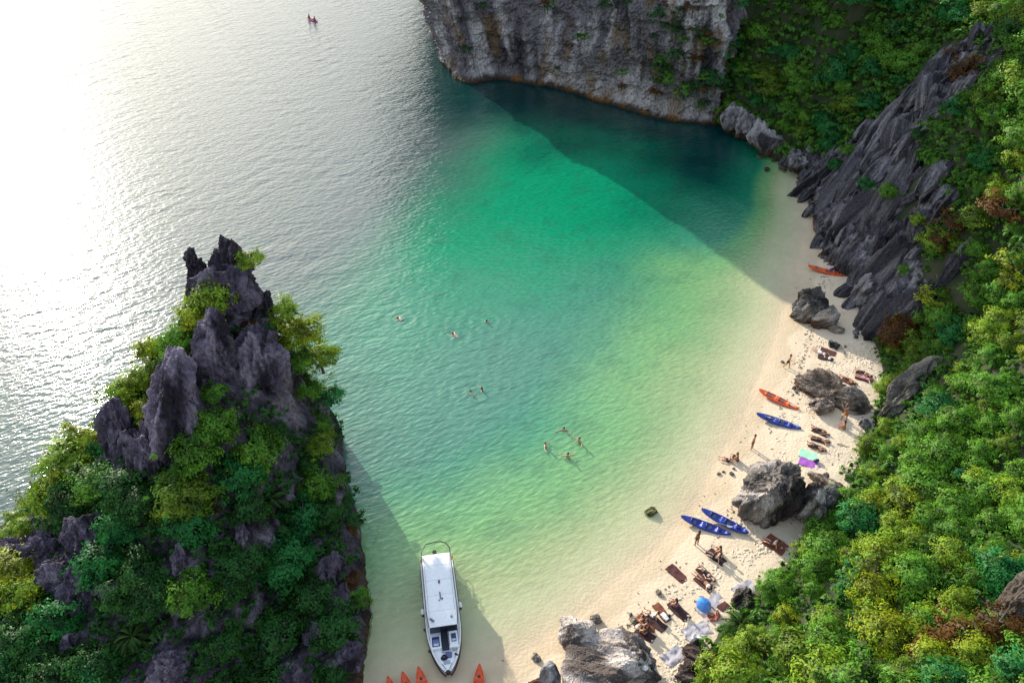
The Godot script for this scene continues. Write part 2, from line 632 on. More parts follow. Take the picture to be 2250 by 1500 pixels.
	for zz in zs:
		for xx in xs:
			var pt := Vector2(xx, zz)
			var wob := Vector2(soft.get_noise_2d(xx * 0.25, zz * 0.25), soft.get_noise_2d(xx * 0.25 + 50.0, zz * 0.25)) * 1.4
			var edge := poly_depth(rock_zone, pt + wob)
			var s := slope3(slope_foot, xx, zz)
			var h := hill_h(xx, zz) if s.x > 0.0 else maxf(-2.0, 0.8 + s.x * 1.6)
			var up := Vector3(-0.55, 0.75, 0.25).normalized()
			# the beds tilt differently from block to block
			var turn := blocks.get_noise_2d(xx * 0.11 + 5.0, zz * 0.11) * 0.55
			var lay := Vector3(0.50 + turn, 0.80, -0.33 + turn * 0.8).normalized()
			var p := Vector3(xx, h, zz)
			p += Vector3(soft.get_noise_3d(xx * 0.3, h * 0.3, zz * 0.3), soft.get_noise_3d(xx * 0.3 + 20.0, h * 0.3, zz * 0.3), soft.get_noise_3d(xx * 0.3, h * 0.3 + 40.0, zz * 0.3)) * 0.8
			var k := smoothstep(-0.6, 1.6, edge)
			var big := strata(p, lay, 0.13, 0.45)
			var plates := strata(p, lay, 0.40, 0.26)
			var fine := strata(p, lay, 1.1, 0.32)
			var step := block(p, lay, 0.20, 0.45) * 1.6
			var gap := crack(p, lay, 0.30, 0.40, 0.16)
			var gap_fine := crack(p, lay, 0.85, 0.28, 0.16)
			var lift := lerpf(-2.2, big * 1.2 + (plates - 0.2) * 0.5 + step * 0.5 - gap * 0.6, k)
			v.append(Vector3(xx, h, zz) + up * lift)
			var col := rock_color(p, Color(0.12, 0.108, 0.122), Color(0.34, 0.315, 0.335), Color(0.02, 0.018, 0.023), lay, 0.6)
			col = col.lerp(Color(0.30, 0.28, 0.27), smoothstep(0.5, 0.85, plates) * 0.4)
			var shade_of_block := 1.0 + 0.45 * block(p, lay, 0.5, 0.3)
			col = Color(col.r * shade_of_block, col.g * shade_of_block, col.b * shade_of_block)
			col = col.lerp(Color(0.02, 0.018, 0.02), clampf(gap * 0.7 + gap_fine * 0.45, 0.0, 0.85))
			var foot_d := s.x
			col = col.lerp(Color(0.14, 0.075, 0.035), (1.0 - smoothstep(0.2, 1.1, h + fine)) * 0.7)
			if zz > -70.0 and foot_d < 4.0:
				col = col.lerp(Color(0.34, 0.31, 0.30), smoothstep(-0.1, 0.3, soft.get_noise_2d(xx * 0.4, zz * 0.4 + 3.0)) * 0.5)
			c.append(col)
	var crag := thing("rock_crag", "dark slanting crag of sharp limestone plates above the shaded end of the beach", "cliff")
	obj("rock_face", finish(v, c, grid_index(xs.size(), zs.size()), PackedVector2Array(), true), rock_mat("crag_rock", 16.0, Vector3(0.2, 0.13, 0.2)), crag)
	var kinds: Array = []
	for k in 9:
		var g := 0.42 + 0.055 * k
		kinds.append(boulder_mesh(300 + k, 20, Vector3(0.5, 0.5, 0.5), Vector3.UP, [Color(0.105, 0.095, 0.108) * g, Color(0.31, 0.285, 0.305) * g, Color(0.022, 0.02, 0.025)], 0.0, 0.42))
	var r := RandomNumberGenerator.new()
	r.seed = 12
	var kayak_at := Vector3(36.19, 0.48, -75.45)
	var px := 36.0
	while px < 60.0:
		var pz := -116.0
		while pz < -60.0:
			var q := Vector2(px + r.randf_range(-1.0, 1.0), pz + r.randf_range(-1.0, 1.0))
			pz += 2.3
			var edge := poly_depth(rock_zone, q)
			if edge < 0.5 or r.randf() < 0.12 or q.distance_to(Vector2(kayak_at.x, kayak_at.z)) < 3.6:
				continue
			var h := maxf(hill_h(q.x, q.y), 0.4)
			var lay := Vector3(0.50 + r.randfn() * 0.22, 0.80, -0.33 + r.randfn() * 0.22).normalized()
			var out := Vector3(-0.6 + r.randfn() * 0.15, 0.65, 0.35 + r.randfn() * 0.15)
			out = (out - lay * out.dot(lay)).normalized()
			var k := (0.6 + 1.1 * pow(r.randf(), 1.7)) * (1.25 if edge > 3.0 else 0.95)
			var slab := obj("rock_plate", kinds[r.randi() % 9], rock_mat("crag_plate_rock", 9.0, Vector3(0.24, 0.15, 0.24)), crag)
			slab.transform = Transform3D(Basis(lay.cross(out), lay, out) * Basis.from_scale(Vector3(r.randf_range(1.3, 2.6), r.randf_range(3.2, 6.0), r.randf_range(1.5, 2.4)) * k), Vector3(q.x, h, q.y) + out * 0.25)
		px += 2.1


func poly_depth(poly: PackedVector2Array, p: Vector2) -> float:
	var best := 1e9
	for i in poly.size():
		var q := Geometry2D.get_closest_point_to_segment(p, poly[i], poly[(i + 1) % poly.size()])
		best = minf(best, p.distance_to(q))
	return best if Geometry2D.is_point_in_polygon(p, poly) else -best


func islet() -> void:
	var xs := PackedFloat32Array()
	var zs := PackedFloat32Array()
	var x := -48.0
	while x < -7.0:
		xs.append(x)
		x += 0.25
	var z := -57.0
	while z < -14.0:
		zs.append(z)
		z += 0.25
	var v := PackedVector3Array()
	var c := PackedColorArray()
	var lay := Vector3(0.12, 0.95, 0.25).normalized()
	for zz in zs:
		for xx in xs:
			var h := islet_h(xx, zz)
			var gx := islet_h(xx + 0.5, zz) - h
			var gz := islet_h(xx, zz + 0.5) - h
			var nrm := Vector3(-gx, 0.5, -gz).normalized()
			var p := Vector3(xx, maxf(h, -3.0), zz)
			var k := clampf(h * 0.4 + 0.3, 0.05, 1.0)
			var big := strata(p, lay, 0.13, 0.4)
			var plates := strata(p, lay, 0.42, 0.3)
			v.append(p + nrm * ((big - 0.3) * 0.9 + (plates - 0.2) * 0.8 + block(p, lay, 0.5, 0.35) * 0.5 - 0.3) * k)
			var col := rock_color(p, Color(0.095, 0.08, 0.105), Color(0.22, 0.19, 0.22), Color(0.025, 0.021, 0.028), lay, 0.55)
			col = col.lerp(Color(0.10, 0.06, 0.03), 1.0 - smoothstep(0.4, 1.2, h + plates * 0.6))
			c.append(col)
	var t := thing("rock_islet", "steep jungle-topped limestone islet beside the moored white boat", "islet")
	obj("rock_face", finish(v, c, grid_index(xs.size(), zs.size()), PackedVector2Array(), true), rock_mat("islet_rock", 14.0, Vector3(0.25, 0.1, 0.25)), t)
	# bare plates and pinnacles: [place, width, height, depth, yaw, tilt]
	var plates := [
		[Vector3(-22.88, 12.03, -39.55), 3.6, 8.8, 3.0, 0.25, 0.0], [Vector3(-24.95, 9.75, -38.68), 2.2, 5.0, 2.4, 0.1, 0.05], [Vector3(-20.86, 14.34, -43.17), 3.0, 6.6, 2.6, -0.1, 0.0], [Vector3(-18.28, 12.47, -44.33), 3.4, 7.6, 2.8, -0.35, 0.0],
		[Vector3(-28.92, 8.44, -41.75), 2.2, 5.2, 2.4, 0.2, 0.0], [Vector3(-26.32, 9.10, -38.86), 1.8, 4.4, 1.8, 0.2, 0.1], [Vector3(-29.59, 5.74, -34.33), 2.0, 5.0, 1.8, 0.2, 0.0], [Vector3(-32.83, 4.33, -34.43), 3.2, 2.8, 2.4, 0.5, 0.1], [Vector3(-28.63, 4.85, -30.26), 2.0, 4.6, 1.8, 0.0, 0.0], [Vector3(-30.18, 4.80, -32.05), 2.8, 3.4, 2.2, 0.3, 0.05], [Vector3(-36.47, 2.47, -35.80), 2.4, 2.2, 2.0, 0.4, 0.1],
		[Vector3(-28.18, 4.01, -27.51), 1.3, 2.2, 1.2, 0.2, 0.0], [Vector3(-18.08, 7.17, -33.62), 1.0, 2.4, 1.0, 0.0, 0.0], [Vector3(-12.44, 3.38, -33.40), 1.7, 3.0, 1.4, -0.5, 0.1], [Vector3(-21.45, 3.83, -25.93), 2.6, 2.6, 2.0, 0.0, 0.0], [Vector3(-13.18, 2.46, -29.08), 1.3, 2.4, 1.1, 0.3, 0.1], [Vector3(-21.48, 7.23, -31.39), 0.9, 2.8, 0.9, 0.0, 0.0], [Vector3(-10.63, 2.09, -27.98), 1.6, 2.6, 1.5, 0.2, 0.0], [Vector3(-14.88, 1.97, -26.79), 2.2, 1.6, 1.6, 0.2, 0.0],
		[Vector3(-20.93, 17.22, -48.04), 4.4, 4.6, 3.4, 0.1, 0.0],
	]
	var i := 0
	for q in plates:
		var s := obj("rock_plate", boulder_mesh(40 + i, 30, Vector3(q[1], q[2], q[3]) * 0.5, lay, [Color(0.10, 0.08, 0.115), Color(0.24, 0.20, 0.25), Color(0.03, 0.024, 0.034)], 0.0, 0.95), rock_mat("plate_rock", 10.0, Vector3(0.22, 0.14, 0.22)), t)
		s.position = q[0] + Vector3(0, 0.1 * q[2], 0.2)
		s.rotation = Vector3(-0.35, q[4], q[5])
		bare.append([Vector2(q[0].x, q[0].z), q[1] * 0.42])
		i += 1
	# the pinnacles of the summit
	var tops := [[Vector3(-23.3, 18.0, -49.2), 1.25, 3.6, 1.2, 0.05], [Vector3(-23.4, 19.5, -49.2), 0.95, 1.7, 0.9, -0.2], [Vector3(-21.1, 17.6, -49.3), 2.5, 4.6, 2.0, 0.0], [Vector3(-20.9, 19.6, -49.4), 0.9, 3.0, 1.0, 0.06], [Vector3(-20.2, 19.2, -49.5), 1.2, 3.2, 1.1, -0.12], [Vector3(-22.3, 16.8, -49.2), 2.4, 3.0, 1.6, 0.0], [Vector3(-18.9, 15.4, -48.7), 2.2, 4.0, 2.0, -0.25], [Vector3(-29.8, 8.7, -45.0), 0.5, 3.0, 0.5, 0.0], [Vector3(-28.6, 9.7, -45.5), 0.7, 2.4, 0.6, 0.0]]
	for q in tops:
		var s := obj("pinnacle", boulder_mesh(70 + i, 18, Vector3(q[1], q[2], q[3]) * 0.5, Vector3.UP, [Color(0.05, 0.043, 0.055), Color(0.14, 0.12, 0.15), Color(0.02, 0.018, 0.022)], 0.0, 1.1), rock_mat("plate_rock", 10.0, Vector3(0.22, 0.14, 0.22)), t)
		s.position = q[0]
		s.rotation.z = q[4]
		i += 1


func boulder_mesh(s: int, n: int, half: Vector3, along: Vector3, tones: Array, stain: float, rough := 0.5) -> ArrayMesh:
	# a cut block: planes round a centre, then plates and grain; stain = height below which it is brown
	var r := RandomNumberGenerator.new()
	r.seed = s
	var cuts: Array = []
	for k in 11:
		var d := Vector3(r.randfn(), r.randfn(), r.randfn()).normalized()
		cuts.append([d, r.randf_range(0.60, 0.95)])
	var off := Vector3(r.randf(), r.randf(), r.randf()) * 90.0
	var v := PackedVector3Array()
	var c := PackedColorArray()
	var ix := PackedInt32Array()
	var size := (half.x + half.y + half.z) / 3.0
	for f in 6:
		var at := v.size()
		for j in n + 1:
			for i in n + 1:
				var a := tan((2.0 * i / n - 1.0) * PI / 4.0)
				var b := tan((2.0 * j / n - 1.0) * PI / 4.0)
				var d: Vector3 = [Vector3(1, b, -a), Vector3(-1, b, a), Vector3(a, 1, -b), Vector3(a, -1, b), Vector3(a, b, 1), Vector3(-a, b, -1)][f]
				d = d.normalized()
				var reach := 1.05
				for q in cuts:
					var dot: float = d.dot(q[0])
					if dot > 0.05:
						reach = minf(reach, q[1] / dot)
				var p := d * reach * half
				var w := p + off
				var big := strata(w, along, 0.55 / size, 0.35)
				var mid := strata(w, along, 1.6 / size, 0.25)
				var fine := strata(w, along, 4.0 / size, 0.35)
				var step := block(w, along, 1.5 / size, 0.4)
				var gap := crack(w, along, 0.75 / size, 0.45, 0.10) * rough
				var push := -gap * 0.05 * size + ((big - 0.35) * 0.32 + (mid - 0.3) * 0.24 + fine * 0.07 + step * 0.16) * rough * size
				p += d * push
				v.append(p)
				var col := rock_color(w, tones[0], tones[1], tones[2], along, 1.1 / size)
				col = col.lerp(tones[2], clampf(smoothstep(0.35, -0.25, mid) * 0.6 + gap * 0.8, 0.0, 0.9))
				col = col.lerp(tones[1], smoothstep(0.15, 0.6, block(w, along, 1.5 / size, 0.4)) * 0.35)
				if stain != 0.0:
					col = col.lerp(Color(0.10, 0.05, 0.022), 0.9 - 0.9 * smoothstep(stain - 0.1, stain + 0.7, p.y + mid * 0.4))
				c.append(col)
		for j in n:
			for i in n:
				var k := at + j * (n + 1) + i
				ix.append_array([k, k + n + 1, k + 1, k + 1, k + n + 1, k + n + 2])
	return finish(v, c, ix, PackedVector2Array(), true)


func boulder(s: int, at: Vector3, size: Vector3, yaw: float, along: Vector3, tones: Array, stain: float, label: String, sink := 0.25, n := 26, tilt := 0.0, rough := 0.5, called := "boulder", group := "") -> void:
	var o := obj(called, boulder_mesh(s, n, size * 0.5, along, tones, stain, rough), rock_mat("boulder_rock", 5.0, Vector3(0.4, 0.4, 0.4)))
	o.position = at + Vector3(0, size.y * (0.5 - sink), 0)
	o.rotation = Vector3(0, yaw, tilt)
	tag(o, label, "rock", group)


func boulders() -> void:
	var grey := [Color(0.21, 0.18, 0.16), Color(0.52, 0.46, 0.42), Color(0.04, 0.034, 0.032)]
	var dark := [Color(0.12, 0.11, 0.105), Color(0.36, 0.34, 0.33), Color(0.03, 0.027, 0.026)]
	var brown := [Color(0.25, 0.195, 0.155), Color(0.46, 0.38, 0.32), Color(0.06, 0.045, 0.035)]
	var pale := [Color(0.50, 0.43, 0.385), Color(0.60, 0.53, 0.48), Color(0.12, 0.095, 0.085)]
	boulder(1, Vector3(31.07, 0.33, -67.09), Vector3(3.6, 5.0, 2.4), -0.5, Vector3(0.5, 0.8, 0.3).normalized(), dark, -0.9, "jagged grey rock with brown foot standing in the shade edge beside the upper orange kayak", 0.26, 30, 0.1, 0.85)
	boulder(2, Vector3(32.56, 0.54, -65.85), Vector3(2.9, 3.4, 2.2), 0.4, Vector3(0.7, 0.5, 0.3).normalized(), grey, -0.5, "blunt grey and rust rock leaning on the jagged rock in the shade", 0.25, 26, -0.2, 0.4)
	boulder(3, Vector3(33.30, 0.66, -64.54), Vector3(1.6, 0.9, 1.0), -0.4, Vector3(1, 0.2, 0).normalized(), brown, 0.0, "small flat brown rock just below the jagged shaded rock", 0.25, 16)
	boulder(4, Vector3(35.05, 0.81, -63.91), Vector3(0.7, 0.5, 0.7), 0.6, Vector3.UP, dark, 0.0, "little dark stone alone on shaded sand below the pale cliff foot", 0.25, 12)
	boulder(5, Vector3(29.16, 0.71, -54.88), Vector3(6.6, 2.9, 1.9), -0.66, Vector3(0.8, 0.3, 0.5).normalized(), brown, -0.6, "long ridged brown rock lying across the beach behind the orange kayak", 0.28, 32, -0.12, 0.75)
	boulder(6, Vector3(30.64, 0.87, -53.06), Vector3(3.6, 3.0, 2.2), -0.45, Vector3(0.75, 0.5, 0.3).normalized(), [Color(0.21, 0.175, 0.15), Color(0.4, 0.34, 0.3), Color(0.045, 0.04, 0.037)], -0.7, "broad sloping brown slab joined to the long ridged rock, shaded on one side", 0.3, 28, -0.35, 0.4)
	boulder(7, Vector3(28.14, 0.72, -52.80), Vector3(2.4, 1.7, 1.6), 0.2, Vector3(0.6, 0.7, 0.3).normalized(), brown, -0.3, "low pitted brown rock at the seaward foot of the long ridged rock", 0.25, 20, 0.0, 0.7)
	boulder(8, Vector3(31.32, 0.97, -50.54), Vector3(1.1, 1.0, 1.0), 0.5, Vector3.UP, [Color(0.16, 0.14, 0.15), Color(0.3, 0.27, 0.28), Color(0.05, 0.045, 0.05)], 0.0, "purplish grey stone at the landward end of the sloping slab", 0.2, 14)
	boulder(9, Vector3(20.31, 0.65, -41.30), Vector3(5.0, 6.0, 3.8), -0.2, Vector3(0.15, 0.95, 0.2).normalized(), grey, -1.6, "biggest beach rock, block-shaped grey with vertical grooves and brown foot, above the blue kayak pair", 0.22, 36, 0.0, 0.8)
	boulder(10, Vector3(23.46, 0.89, -40.19), Vector3(2.3, 4.6, 2.2), 0.2, Vector3(0.1, 0.95, 0.2).normalized(), grey, -1.3, "narrow upright grey rock next to the biggest block-shaped beach rock", 0.22, 28, -0.1, 0.7)
	boulder(11, Vector3(24.90, 0.93, -41.16), Vector3(2.4, 2.8, 2.0), 0.7, Vector3(0.5, 0.8, 0.2).normalized(), dark, -0.6, "dark broken rock between the narrow upright rock and the bushes", 0.22, 24, 0.0, 0.8)
	boulder(12, Vector3(25.75, 0.91, -43.19), Vector3(3.4, 1.4, 1.3), -0.75, Vector3(0.8, 0.3, 0.4).normalized(), brown, -0.1, "low brown ledge trailing behind the narrow upright rock", 0.25, 22, -0.1, 0.7)
	boulder(13, Vector3(25.74, 0.87, -44.36), Vector3(0.9, 0.9, 0.8), 0.2, Vector3.UP, brown, 0.0, "small brown lump at the seaward tip of the low brown ledge", 0.2, 12)
	boulder(14, Vector3(6.35, 0.60, -27.39), Vector3(5.8, 3.3, 4.8), 0.15, Vector3(0.9, 0.1, 0.5).normalized(), pale, -2.2, "great pale flat-topped rock nearest the moored boat", 0.2, 40, -0.06, 0.45)
	boulder(15, Vector3(4.51, 0.23, -30.00), Vector3(2.4, 3.2, 3.0), 0.25, Vector3(0.1, 0.9, 0.3).normalized(), pale, -1.4, "rounded pale rock split by a crack from the great flat-topped rock", 0.22, 26, 0.05, 0.45)
	boulder(16, Vector3(8.05, 0.67, -27.83), Vector3(1.8, 3.2, 4.8), 0.5, Vector3(0.3, 0.8, 0.5).normalized(), [Color(0.10, 0.08, 0.07), Color(0.22, 0.18, 0.16), Color(0.022, 0.018, 0.016)], -0.8, "dark craggy flank behind the great flat-topped rock, facing the mats", 0.3, 26, -0.2, 0.9)
	boulder(17, Vector3(5.98, 0.17, -31.79), Vector3(0.9, 0.6, 0.7), 0.0, Vector3.RIGHT, grey, 0.0, "small grey stone on the sand above the cracked pale rock", 0.2, 12)
	boulder(18, Vector3(2.54, 0.49, -26.60), Vector3(1.5, 3.4, 1.6), 0.1, Vector3(0.1, 0.98, 0.1).normalized(), [Color(0.17, 0.16, 0.165), Color(0.36, 0.35, 0.36), Color(0.06, 0.055, 0.058)], -1.0, "smooth pointed grey rock between the lone orange kayak and the great pale rock", 0.2, 22, 0.0, 0.25)
	boulder(19, Vector3(1.58, 0.46, -26.36), Vector3(1.8, 1.3, 1.4), 0.4, Vector3.RIGHT, [Color(0.11, 0.05, 0.035), Color(0.2, 0.1, 0.07), Color(0.04, 0.02, 0.015)], 0.0, "low reddish brown rock beside the pointed grey rock", 0.25, 16)
	boulder(20, Vector3(11.31, -0.20, -41.63), Vector3(1.2, 0.6, 1.0), 0.3, Vector3.RIGHT, [Color(0.10, 0.10, 0.035), Color(0.22, 0.2, 0.09), Color(0.05, 0.05, 0.02)], 0.0, "mossy olive rock just under the clear shallow water", 0.3, 16)
	boulder(21, Vector3(36.55, 0.38, -78.75), Vector3(1.1, 0.5, 0.6), -0.3, Vector3.RIGHT, dark, 0.0, "dark stone between the upper orange kayak and the crag foot", 0.2, 12)
	boulder(22, Vector3(38.05, 0.62, -76.36), Vector3(1.3, 0.9, 1.0), 0.2, Vector3.UP, [Color(0.12, 0.08, 0.06), Color(0.25, 0.17, 0.12), Color(0.04, 0.03, 0.025)], 0.0, "reddish stone touching the crag at the kayak's stern", 0.25, 14)
	boulder(23, Vector3(38.10, 0.84, -69.48), Vector3(3.8, 4.6, 3.2), 0.4, Vector3(0.4, 0.8, 0.3).normalized(), [Color(0.26, 0.24, 0.245), Color(0.46, 0.44, 0.44), Color(0.08, 0.07, 0.07)], -1.2, "rounded pale grey buttress bulging from the foot of the dark crag", 0.3, 28, -0.15, 0.4)
	boulder(24, Vector3(38.23, 0.96, -65.09), Vector3(4.6, 3.4, 3.0), 0.55, Vector3(0.6, 0.7, -0.3).normalized(), dark, -0.8, "dark wedge of rock where the crag ends above the rust-coloured bush", 0.3, 26, 0.1, 0.7)
	boulder(25, Vector3(35.28, 2.62, -52.69), Vector3(8.4, 2.6, 2.2), 0.62, Vector3(0.95, 0.25, 0.2).normalized(), [Color(0.15, 0.13, 0.11), Color(0.27, 0.24, 0.20), Color(0.05, 0.042, 0.036)], 0.0, "long weathered brown ledge running up through the sunlit bushes", 0.3, 30, 0.45, 0.7, "rock_ledge")
	boulder(26, Vector3(28.78, 10.52, -26.24), Vector3(3.8, 2.4, 2.0), 0.7, Vector3(0.9, 0.3, 0.2).normalized(), [Color(0.10, 0.08, 0.065), Color(0.2, 0.17, 0.14), Color(0.035, 0.03, 0.025)], 0.0, "dark rock poking out of the bushes high above the great pale rock", 0.3, 20, 0.5, 0.7, "rock_ledge")
	boulder(27, Vector3(12.60, 0.89, -27.96), Vector3(3.0, 1.7, 1.8), -0.6, Vector3(0.8, 0.4, 0.2).normalized(), [Color(0.07, 0.045, 0.04), Color(0.17, 0.12, 0.1), Color(0.02, 0.015, 0.014)], 0.0, "dark brown rock under the bushes below the white-topped bag", 0.25, 22, 0.0, 0.9)
	boulder(28, Vector3(11.84, 0.90, -27.06), Vector3(2.2, 1.8, 1.6), -0.3, Vector3(0.8, 0.4, 0.2).normalized(), [Color(0.06, 0.042, 0.04), Color(0.15, 0.11, 0.1), Color(0.02, 0.015, 0.014)], 0.0, "dark broken rock lowest along the edge of the bushes", 0.25, 20, 0.0, 0.9)
	boulder(29, Vector3(16.35, 0.83, -32.71), Vector3(2.0, 1.5, 1.4), 0.6, Vector3(0.5, 0.8, 0.2).normalized(), [Color(0.06, 0.05, 0.045), Color(0.16, 0.13, 0.11), Color(0.02, 0.016, 0.014)], 0.0, "dark pitted rock at the bushes' edge beside the small brown mat", 0.25, 20, 0.0, 0.9)
	boulder(30, Vector3(43.58, 0.00, -106.10), Vector3(2.4, 1.6, 1.8), 0.2, Vector3.UP, dark, -0.2, "dark boulder in front of the little cave at the head of the beach", 0.3, 16, 0.0, 0.8)
	boulder(31, Vector3(39.38, 0.00, -109.58), Vector3(3.0, 2.6, 2.0), 0.2, Vector3.UP, [Color(0.2, 0.18, 0.18), Color(0.38, 0.35, 0.34), Color(0.06, 0.05, 0.05)], -0.6, "grey rock standing in the shallows where the tall cliff meets the beach", 0.3, 20, 0.0, 0.8)
	var feet := [[Vector3(33.57, 1.05, -114.56), "pale grey rock at the waterline just inside the tall cliff's end"], [Vector3(34.99, 0.85, -112.76), "grey broken rock below the shaded trees, second along the rocky foot"], [Vector3(36.11, 0.90, -110.11), "cracked grey rock midway along the rocky foot below the shaded trees"], [Vector3(37.03, 1.16, -107.06), "dark grey rock behind the flat rocks awash"], [Vector3(38.57, -50.00, -104.59), "grey rock standing at the very head of the beach"], [Vector3(39.74, 0.83, -101.94), "dark rock where the head of the beach meets the crag"]]
	var fk := 0
	for q in feet:
		boulder(80 + fk, q[0] + Vector3(-0.2, 0.3, 0.5), Vector3(4.2, 4.4 - 0.3 * fk, 3.2), 0.5 + fk * 0.7, Vector3(0.2, 0.95, 0.1).normalized(), [Color(0.17, 0.155, 0.16), Color(0.40, 0.37, 0.37), Color(0.05, 0.045, 0.048)], -0.9, q[1], 0.3, 24, 0.1, 0.8)
		fk += 1
	for q in [[32, Vector3(37.75, 0.00, -105.08)], [33, Vector3(35.73, 0.00, -102.23)], [34, Vector3(38.09, 0.00, -102.23)], [35, Vector3(35.59, 0.00, -106.10)]]:
		boulder(q[0], q[1] + Vector3(0, -0.15, 0), Vector3(1.7, 0.5, 1.1), q[0] * 0.7, Vector3.UP, [Color(0.06, 0.06, 0.035), Color(0.14, 0.13, 0.08), Color(0.03, 0.03, 0.02)], 0.0, "flat dark rock awash in the shallows below the cliff's inner end", 0.3, 10, 0.0, 0.6, "shoal_rock", "rocks awash at the head of the beach")
	var small := [Vector3(17.95, 0.12, -45.78), Vector3(17.50, 0.08, -45.62), Vector3(18.55, 0.22, -45.44), Vector3(18.87, 0.22, -46.05), Vector3(26.74, 0.21, -60.09), Vector3(10.68, 0.39, -33.87), Vector3(8.45, 0.37, -32.06), Vector3(1.49, 0.16, -28.92), Vector3(1.73, 0.20, -28.77), Vector3(1.59, 0.14, -29.10), Vector3(26.68, 0.45, -56.00), Vector3(27.06, 0.47, -56.30), Vector3(27.15, 0.51, -55.74), Vector3(27.44, 0.52, -55.99), Vector3(26.72, 0.48, -55.39), Vector3(27.44, 0.55, -55.44), Vector3(34.91, 0.82, -63.22), Vector3(33.36, 0.76, -61.82), Vector3(31.70, 0.49, -65.15)]
	var i := 0
	for p in small:
		boulder(60 + i, p, Vector3(0.42, 0.3, 0.36) * (0.7 + 0.6 * fmod(i * 0.37, 1.0)), i, Vector3.UP, brown if i % 2 else dark, 0.0, "palm-sized stone lying loose on the sand", 0.25, 5, 0.0, 0.5, "beach_stone", "loose stones on the sand")
		i += 1


# ------------------------------------------------------------------ plants

func leaf_mesh(s: int, clumps: int, leaves: int, leaf: float, flat: float, loose: float) -> ArrayMesh:
	# a crown of leaf sprays, radius about 1: each leaf a folded quad
	var r := RandomNumberGenerator.new()
	r.seed = s
	var v := PackedVector3Array()
	var n := PackedVector3Array()
	var c := PackedColorArray()
	var ix := PackedInt32Array()
	for k in clumps:
		var d := Vector3(r.randfn(), absf(r.randfn()) * 0.95 - 0.25, r.randfn()).normalized()
		var lobe := 0.84 + 0.5 * soft.get_noise_3d(d.x * 1.3 + s * 5.0, d.y * 1.3, d.z * 1.3)
		var far := lerpf(0.5, 1.0, sqrt(r.randf())) * (1.0 + loose * r.randfn()) * lobe
		var mid := Vector3(d.x * far, d.y * far * flat, d.z * far)
		var size := r.randf_range(0.12, 0.30)
		var tone := clampf(1.0 + r.randfn() * 0.42, 0.35, 2.1)
		var warm := clampf(r.randfn() * 0.16, -0.3, 0.4)
		for j in leaves:
			var o := Vector3(r.randfn(), r.randfn() * 0.6, r.randfn()) * size * 0.55
			var p := mid + o
			var up := (d + o.normalized() * 0.7 + Vector3(r.randfn(), r.randfn(), r.randfn()) * 0.45 + Vector3(0, 0.5, 0)).normalized()
			var side := up.cross(Vector3(r.randfn(), r.randfn(), r.randfn())).normalized()
			var ahead := side.cross(up)
			var l := leaf * r.randf_range(0.7, 1.35)
			var w := l * r.randf_range(0.34, 0.55)
			var at := v.size()
			v.append_array([p - ahead * l * 0.5, p + side * w * 0.5 + up * l * 0.06, p + ahead * l * 0.5 - up * l * 0.1, p - side * w * 0.5 + up * l * 0.06])
			var nn := (up + d * 0.6).normalized()
			n.append_array([nn, nn, nn, nn])
			var t := tone * r.randf_range(0.6, 1.4)
			var col := Color(t * (1.0 + warm), t, t * (1.0 - warm))
			c.append_array([col, col, col, col])
			ix.append_array([at, at + 1, at + 2, at, at + 2, at + 3])
	var a := []
	a.resize(Mesh.ARRAY_MAX)
	a[Mesh.ARRAY_VERTEX] = v
	a[Mesh.ARRAY_NORMAL] = n
	a[Mesh.ARRAY_COLOR] = c
	a[Mesh.ARRAY_INDEX] = ix
	var m := ArrayMesh.new()
	m.add_surface_from_arrays(Mesh.PRIMITIVE_TRIANGLES, a)
	return m


func palm_mesh(s: int) -> ArrayMesh:
	# drooping feathered fronds round one point
	var r := RandomNumberGenerator.new()
	r.seed = 500 + s
	var v := PackedVector3Array()
	var n := PackedVector3Array()
	var c := PackedColorArray()
	var ix := PackedInt32Array()
	for k in 17:
		var a := TAU * k / 17.0 + r.randf() * 0.3
		var rise := r.randf_range(0.1, 0.95)
		var out := Vector3(cos(a), 0, sin(a))
		var side := Vector3(-sin(a), 0, cos(a))
		for j in 13:
			var u := (j + 1) / 13.0
			var p := out * u * (1.1 - 0.25 * rise) + Vector3.UP * (0.25 + rise * u - 0.75 * u * u)
			for g in [-1.0, 1.0]:
				var tip: Vector3 = p + (side * g * 0.9 + out * 0.55 + Vector3(0, -0.25, 0)) * 0.36 * (1.0 - absf(u - 0.45))
				var w := out * 0.035
				var at := v.size()
				v.append_array([p - w, p + w, tip])
				var nn := (Vector3.UP + out * 0.4).normalized()
				n.append_array([nn, nn, nn])
				var t := r.randf_range(0.7, 1.4)
				var col := Color(t, t, t)
				c.append_array([col, col, col])
				ix.append_array([at, at + 1, at + 2])
	var arr := []
	arr.resize(Mesh.ARRAY_MAX)
	arr[Mesh.ARRAY_VERTEX] = v
	arr[Mesh.ARRAY_NORMAL] = n
	arr[Mesh.ARRAY_COLOR] = c
	arr[Mesh.ARRAY_INDEX] = ix
	var m := ArrayMesh.new()
	m.add_surface_from_arrays(Mesh.PRIMITIVE_TRIANGLES, arr)
	return m


func stem_mesh(s: int) -> ArrayMesh:
	# a tapered stem that forks into limbs inside the crown
	var r := RandomNumberGenerator.new()
	r.seed = s
	var b := Shape.new()
	b.tube([Vector3(0, -0.9, 0), Vector3(0.03, -0.4, 0.02), Vector3(-0.02, 0.05, 0.03)], [0.09, 0.065, 0.05], 6)
	for k in 6:
		var a := TAU * k / 6.0 + r.randf() * 0.6
		var tip := Vector3(cos(a) * 0.62, r.randf_range(0.15, 0.5), sin(a) * 0.62)
		b.tube([Vector3(-0.02, -0.2 + 0.06 * k, 0.02), tip * 0.5 + Vector3(0, 0.02, 0), tip], [0.042, 0.028, 0.012], 5)
	return b.done()


